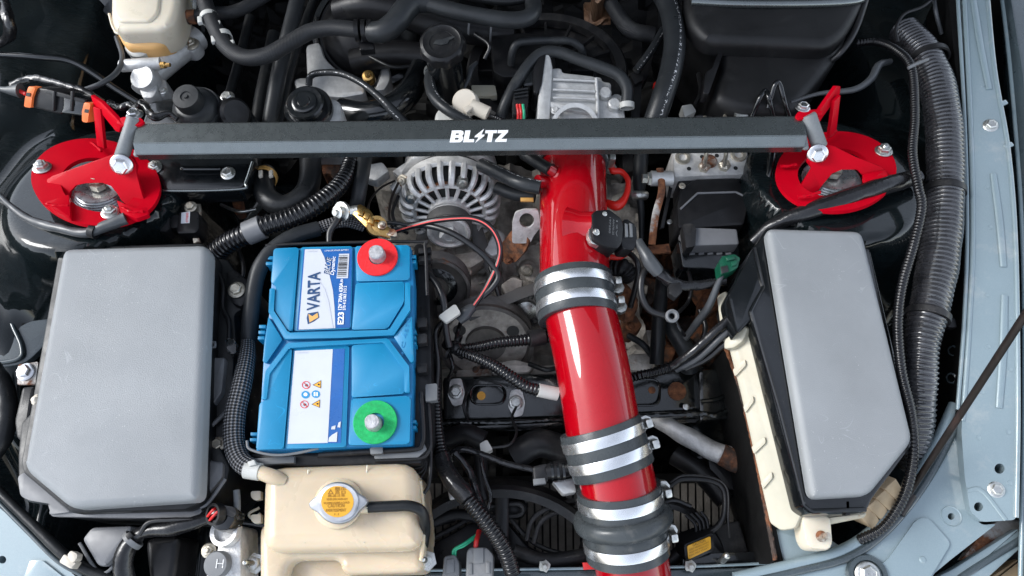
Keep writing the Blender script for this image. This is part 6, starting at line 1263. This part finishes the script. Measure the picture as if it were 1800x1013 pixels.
hose('branch_wire', 'thin wire running from the taped knot to the alternator side', [(800, 606, -.08), (806, 580, -.09), (812, 560, -.07)], 8, 'wire_black', 'wire')
t = thing('shroud_hoop', 'thin black strap hoop right of the humped coupler', 'strap', P(1230, 900, -.2))
part('strap', tube([(1176, 855, -.13), (1200, 842, -.125), (1250, 845, -.125), (1272, 862, -.125), (1274, 900, -.13), (1262, 925, -.14), (1240, 940, -.15)], 11, n=10), 'black_plastic', t)
part('edge', tube([(1178, 848, -.122), (1202, 836, -.118), (1252, 840, -.118), (1278, 860, -.118), (1280, 915, -.125), (1282, 945, -.14)], 4, n=8), 'dusty_plastic', t)
for i in range(4): part('vent_slat', tube([(1205 + i * 9, 905 - i * 2, -.15), (1222 + i * 7, 922 - i * 2, -.15), (1224 + i * 7, 945, -.155)], 6, n=8), 'dusty_plastic', t)
part('plate', prism([(1195, 935), (1300, 915), (1320, 985), (1200, 995)], -.175, .01, .003, rc=4), 'dusty_plastic', t)
for pts, wd, l in (([(1185, 800, -.22), (1230, 830, -.21), (1275, 880, -.2)], 36, 'black duct curving under the rusted joint'), ([(1240, 810, -.24), (1300, 860, -.24), (1330, 930, -.24)], 60, 'dark slanted trunk beside the chassis rail')): hose('air_duct', l, pts, wd, 'black_plastic', 'duct', n=14)
t = thing('caution_label', 'orange caution label on the fan shroud at the bottom', 'label', P(1229, 968, -.17))
YP = plane3((1208, 962, -.135), (1250, 944, -.135), (1228, 985, -.145))
part('sticker', prism([(1208, 960), (1249, 943), (1250, 965), (1210, 984)], YP, .001, rc=3), 'sticker_yellow', t)
part('backing', prism([(1202, 958), (1254, 936), (1256, 968), (1206, 990)], lift(YP, -.002), .03, .002, rc=4), 'black_plastic', t)
text('CAUTION', (1218, 961), (1240, 952), 4.5, YP, 'ink_brown', t, 'print', bold=.02)
for i, s in enumerate(('KEEP HANDS AWAY', 'FROM FAN WHEN HOT', 'FAN MAY START')): text(s, (1212, 968.5 + i * 5), (1246, 954 + i * 5), 2.8, YP, 'ink_brown', t, 'print')
for x, y, m, l in ((1270, 985, 'zinc', 'bright upright stud right of the caution label'),):
    q = P(x, y, -.145); s = thing('stud', l, 'stud', q - Vector((0, 0, .02)), 'threaded studs near the front edge'); pr = [(.0045, -.02)]
    for i in range(10): pr += [(.0045, -.018 + i * .0045), (.0038, -.0157 + i * .0045)]
    part('thread', lathe(q, (0, .2, 1), pr + [(0, .028)], 14), m, s)
for x, l in ((1213, 'white push clip on the bottom crossbar right of the pipe end'), (957, 'white push clip on the bottom crossbar left of the pipe end')):
    solo('push_clip', lathe(P(x, 995, -.142), (0, -.2, 1), [(.007, 0), (.007, .002), (.004, .004), (.004, .008), (.0025, .010), (0, .010)], 12, wob=lambda a, h: 1 + .15 * sin(a * 30)), 'plug_white', l, 'clip')
solo('stud', lathe(P(902, 992, -.14), (0, .1, 1), [(.006, -.02), (.006, .0), (.004, .002), (.004, .022), (0, .023)], 12), 'zinc', 'slim stud at the bottom end of the black harness', 'stud', 'threaded studs near the front edge')
solo('pink_tag', prism([(1024, 989), (1045, 988), (1046, 1001), (1026, 1002)], -.13, .004, .001), 'wire_red', 'small pink tag left of the red pipe end', 'tag')
# grey plugs bottom centre
def plug(label, pts, z, ribs): 
    c = pts[0]; t = thing('grey_plug', label, 'connector', P(*c, z - .05), 'grey plugs at the bottom'); part('shell', prism(pts, z, .035, .003, rc=3), 'plug_grey', t)
    for r in ribs: part('rib', prism(r, z + .002, .004, .001), 'plug_grey', t)
plug('small grey plug with green wires at the bottom', [(780, 978), (800, 974), (808, 990), (808, 1030), (776, 1030)], -.08, [[(785, 984), (798, 982), (798, 1006), (784, 1008)]])
plug('larger grey plug with a red wire at the bottom', [(820, 970), (826, 962), (856, 962), (868, 975), (866, 1030), (818, 1030)], -.075, [[(832, 964), (850, 963), (850, 990), (832, 992)], [(824, 990), (830, 990), (830, 1010), (824, 1010)], [(854, 988), (861, 988), (861, 1008), (854, 1008)]])
for i, dx in enumerate((0, 4)): hose('plug_wire', ('left', 'right')[i] + ' green wire curving into the small grey plug', [(796 + dx, 978, -.085), (798 + dx, 966, -.08), (815, 956 + dx, -.075), (838, 940 + dx, -.085)], 4.5, 'wire_green', 'wire', 'green wires at the grey plug')
hose('plug_wire', 'thick red wire into the larger grey plug', [(836, 966, -.08), (838, 950, -.08), (842, 934, -.09)], 9, 'wire_red', 'wire')

# ------------------------------------------------------------------ bottom left corner
solo('lamp_cover', prism([(143, 948), (160, 927), (232, 924), (224, 948), (192, 990), (182, 997), (170, 994)], -.075, .04, .004, rc=7), 'satin_plastic', 'smooth dark grey cover below the grey fuse box', 'cover')
solo('wire_hoop', tube([(140, 955, -.085), (168, 1000, -.085), (188, 1006, -.085), (212, 978, -.085)], 6, n=8), 'plug_grey', 'pale curved wire hoop under the smooth dark grey cover', 'hoop')
solo('lamp_cover', prism([(254, 960), (262, 946), (310, 943), (314, 952), (308, 1000), (298, 1040), (262, 1040)], -.07, .06, .008, seg=4, rc=8), 'black_plastic', 'rounded black cover below the connector harness', 'cover')
hose('corner_harness', 'shiny taped harness curling from the small connector to the bottom edge', [(372, 908, -.03), (345, 918, -.028), (305, 928, -.03), (265, 933, -.035), (240, 942, -.04), (222, 965, -.045), (216, 992, -.05), (222, 1030, -.06)], [20, 24, 28, 24, 22, 32, 34, 34], 'tape', 'harness', lump=.12, n=20)
hose('corner_harness', 'thin looped lead above the curled harness', [(245, 940, -.03), (262, 918, -.025), (300, 914, -.024), (340, 914, -.024)], 8, 'wire_black', 'lead')
t = thing('cable_tie', 'ribbed grey zip tie on the curled harness', 'cable tie', P(232, 948, -.06)); part('strap', tubering(P(233, 950, -.042), (.6, .7, 0), [(.0105, -.003), (.0125, -.003), (.0125, .003), (.0105, .003)], 28), 'plug_grey', t); part('head', prism([(218, 940), (228, 934), (234, 942), (224, 949)], -.028, .008, .001), 'black_plastic', t)
t = thing('corner_connector', 'black round-mouthed connector with red wires at the bottom left', 'connector', P(392, 905, -.06))
part('shell', prism([(366, 896), (376, 886), (394, 886), (414, 894), (414, 912), (402, 932), (380, 934), (366, 918)], -.018, .03, .004, rc=5), 'gloss_black', t)
part('collar', tubering(P(380, 904, -.016), (-.5, -.1, .8), [(.009, -.004), (.012, -.004), (.012, .005), (.009, .005)], 24), 'black_plastic', t)
part('latch', prism([(392, 888), (412, 892), (416, 902), (410, 910), (394, 904)], -.014, .008, .001, rc=2), 'dusty_plastic', t)
for i, (x, y) in enumerate(((373, 898), (380, 902), (376, 906))): hose('plug_wire', ('upper', 'right', 'lower')[i] + ' red wire in the round-mouthed connector', [(x - 8, y + 10, -.018), (x, y, -.008), (x + 6, y - 4, -.012)], 5, 'wire_red', 'wire', 'red wires in the corner connector')
t = thing('latch_support', 'cast alloy support with a round H cap at the bottom left', 'casting', P(395, 980, -.2))
part('body', prism([(376, 930), (404, 920), (424, 925), (424, 1040), (362, 1040), (360, 985), (382, 968)], -.050, .06, .005, rc=5), 'aluminium', t)
part('collar', tubering(P(398, 935, -.048), (-.2, .1, 1), [(.012, -.004), (.017, -.004), (.017, .006), (.012, .006)], 28), 'aluminium', t)
cp = part('cap', lathe(P(386, 992, -.050), (-.1, -.05, 1), [(.0145, 0), (.0145, .008), (.013, .0105), (0, .011)], 36), 'plug_grey', t)
text('H', (379, 999), (392, 999), 15, -.0385, 'cast_clean', cp, 'moulded_letter', bold=-.01)
bolt(367, 968, -.058, 26, t, 'nut', 'old_zinc')
solo('dipstick_tube', tube([(415, 925, -.04), (417, 890, -.035), (416, 862, -.035)], 12, n=12), 'sleeve_grey', 'grey stub tube behind the round-mouthed connector', 'tube')
hose('edge_hose', 'ribbed black hose at the left edge beside the fuse box', [(-20, 640, -.06), (5, 680, -.055), (12, 720, -.055), (5, 770, -.06), (-20, 810, -.07)], [34, 36, 34, 32, 28], 'rubber', n=18, corr=(.02, .05))
# ------------------------------------------------------------------ small clutter deep in the bay
for pts, wd, m, l in (
    ([(862, 470, -.12), (872, 500, -.12), (880, 540, -.13), (876, 580, -.15)], 9, 'wire_black', 'thin black wire hanging beside the dark alternator belt'),
    ([(742, 440, -.10), (756, 462, -.09), (750, 480, -.10)], 8, 'wire_black', 'short black wire at the top right corner of the battery tray'),
    ([(1092, 440, -.08), (1112, 450, -.07), (1122, 470, -.07), (1118, 500, -.09), (1108, 540, -.12)], 10, 'wire_black', 'black wire dropping below the air flow sensor plug'),
    ([(1208, 472, -.09), (1215, 500, -.08), (1210, 530, -.09), (1190, 552, -.07)], 7, 'wire_black', 'thin wire from the modulator down to the round grommet'),
    ([(1186, 562, -.05), (1196, 580, -.06), (1204, 590, -.07)], 6, 'tape', 'kinked foil-like wire tail below the round grommet'),
    ([(846, 805, -.10), (852, 840, -.10), (862, 870, -.11), (856, 900, -.12)], 8, 'tape', 'taped wire dropping between the fans'),
    ([(820, 690, -.155), (815, 715, -.15), (822, 740, -.16)], 5, 'wire_black', 'thin wire over the crossmember left bolt'),
    ([(700, 345, -.09), (690, 375, -.08), (700, 400, -.07), (716, 410, -.06)], 6, 'wire_black', 'thin black wire left of the alternator case'),
    ([(1044, 225, -.06), (1080, 240, -.06), (1110, 236, -.07)], 9, 'rubber', 'short black hose tucked behind the brace right of the throttle'),
    ([(1205, 220, -.06), (1230, 205, -.05), (1260, 214, -.05)], 7, 'tape', 'taped wire behind the brace beside the white square plug'),
    ([(1222, 185, -.07), (1232, 160, -.07), (1228, 130, -.08)], 8, 'wire_black', 'black wire rising beside the black tank'),
    ([(650, 100, -.09), (690, 118, -.085), (730, 116, -.09)], 7, 'rubber', 'thin tube above the orange copper bolt'),
    ([(835, 60, -.04), (860, 80, -.04), (852, 104, -.05)], 8, 'wire_black', 'thin wire right of the oil filler cap'),
    ([(930, 640, -.16), (960, 650, -.15), (985, 645, -.15)], 9, 'rubber', 'short hose stub left of the red pipe above the crossmember'),
    ([(1105, 590, -.16), (1130, 606, -.15), (1150, 630, -.16)], 12, 'rubber_grey', 'grey hose stub right of the red pipe above the crossmember'),
    ([(1230, 545, -.10), (1240, 575, -.10), (1232, 605, -.11)], 9, 'wire_black', 'black wire behind the lead of the green plug'),
    ([(1130, 900, -.16), (1180, 880, -.15), (1215, 890, -.15)], 7, 'wire_black', 'thin wire right of the humped coupler'),
    ([(420, 440, -.06), (428, 470, -.05), (424, 500, -.05)], 7, 'wire_black', 'thin wire right of the ribbed duct, by the fuse box ear'),
    ([(655, 395, -.03), (690, 392, -.025), (716, 396, -.03)], 7, 'wire_black', 'black wire leaving the brass terminal clamp'),
    ([(388, 360, -.10), (420, 372, -.09), (450, 368, -.09)], 6, 'zinc', 'bright thin rod below the U shaped hose'),
): hose('thin_wire', l, pts, wd, m, 'wire', n=10, lump=.1 if m == 'tape' else 0.)
for pts, z, h, m, l in (
    ([(700, 430), (742, 424), (756, 436), (748, 452), (706, 456)], -.15, .03, 'cast_dirty', 'grimy casting lug left of the alternator belt'),
    ([(796, 448), (840, 440), (852, 456), (820, 476), (792, 470)], -.15, .03, 'cast_dirty', 'pale grimy casting web below the alternator pulley'),
    ([(880, 500), (900, 486), (920, 492), (916, 512), (888, 518)], -.15, .03, 'cast_dirty', 'rounded cast lug above the flat belt'),
    ([(948, 455), (975, 452), (978, 480), (952, 486)], -.14, .03, 'aluminium', 'bare metal lug left of the upper red pipe'),
    ([(1092, 560), (1118, 552), (1130, 572), (1112, 592), (1092, 588)], -.17, .03, 'rusty', 'rusty lug below the middle coupler clamps'),
    ([(1236, 515), (1262, 500), (1270, 530), (1246, 556), (1232, 545)], -.19, .04, 'rusty', 'rust flaked block left of the cream housing'),
    ([(1135, 580), (1168, 578), (1172, 606), (1140, 610)], -.20, .03, 'cast_dirty', 'grey steel block behind the straight black pipe'),
    ([(786, 858), (812, 852), (816, 872), (790, 880)], -.14, .02, 'aluminium', 'small alloy plate left of the fan frame'),
    ([(1244, 800), (1286, 812), (1292, 862), (1252, 858)], -.20, .04, 'black_plastic', 'black box beneath the rusted joint'),
    ([(640, 290), (672, 284), (684, 300), (660, 318), (642, 312)], -.10, .02, 'aluminium', 'alloy tab under the brace left of the alternator'),
    ([(1092, 260), (1112, 258), (1116, 300), (1096, 306)], -.12, .03, 'dusty_plastic', 'dark block behind the red loop handle'),
    ([(996, 618), (1006, 600), (1016, 612), (1010, 636)], -.20, .03, 'cast_dirty', 'sliver of casting beside the long red pipe'),
    ([(858, 640), (905, 632), (940, 640), (930, 654), (866, 658)], -.165, .02, 'cast_dirty', 'pale cast ledge above the pressed oval of the crossmember'),
    ([(300, 345), (322, 342), (330, 358), (306, 362)], -.09, .02, 'old_zinc', 'small plated bracket above the pressure sensor'),
    ([(404, 344), (420, 340), (426, 372), (412, 376)], -.10, .02, 'rusty', 'small rusty tab left of the spring clamp'),
): solo('small_bracket', prism(pts, z, h, .003, rc=4), m, l, 'bracket')
for x, y, z, wd, m, l in ((820, 478, -.13, 18, 'old_zinc', 'plated bolt on the cast web below the alternator'), (968, 468, -.135, 20, 'zinc', 'bright bolt left of the upper red pipe'), (1108, 574, -.16, 16, 'rusty', 'rusty bolt below the middle coupler clamps'), (1152, 592, -.19, 18, 'old_zinc', 'plated bolt behind the straight black pipe'), (722, 440, -.14, 16, 'old_zinc', 'plated bolt left of the alternator belt'), (836, 650, -.155, 12, 'rusty', 'small rusty bolt above the crossmember'), (1206, 715, -.165, 12, 'zinc', 'small bolt on the crossmember beside the end bracket')):
    lone_bolt(x, y, z, wd, l, m=m)
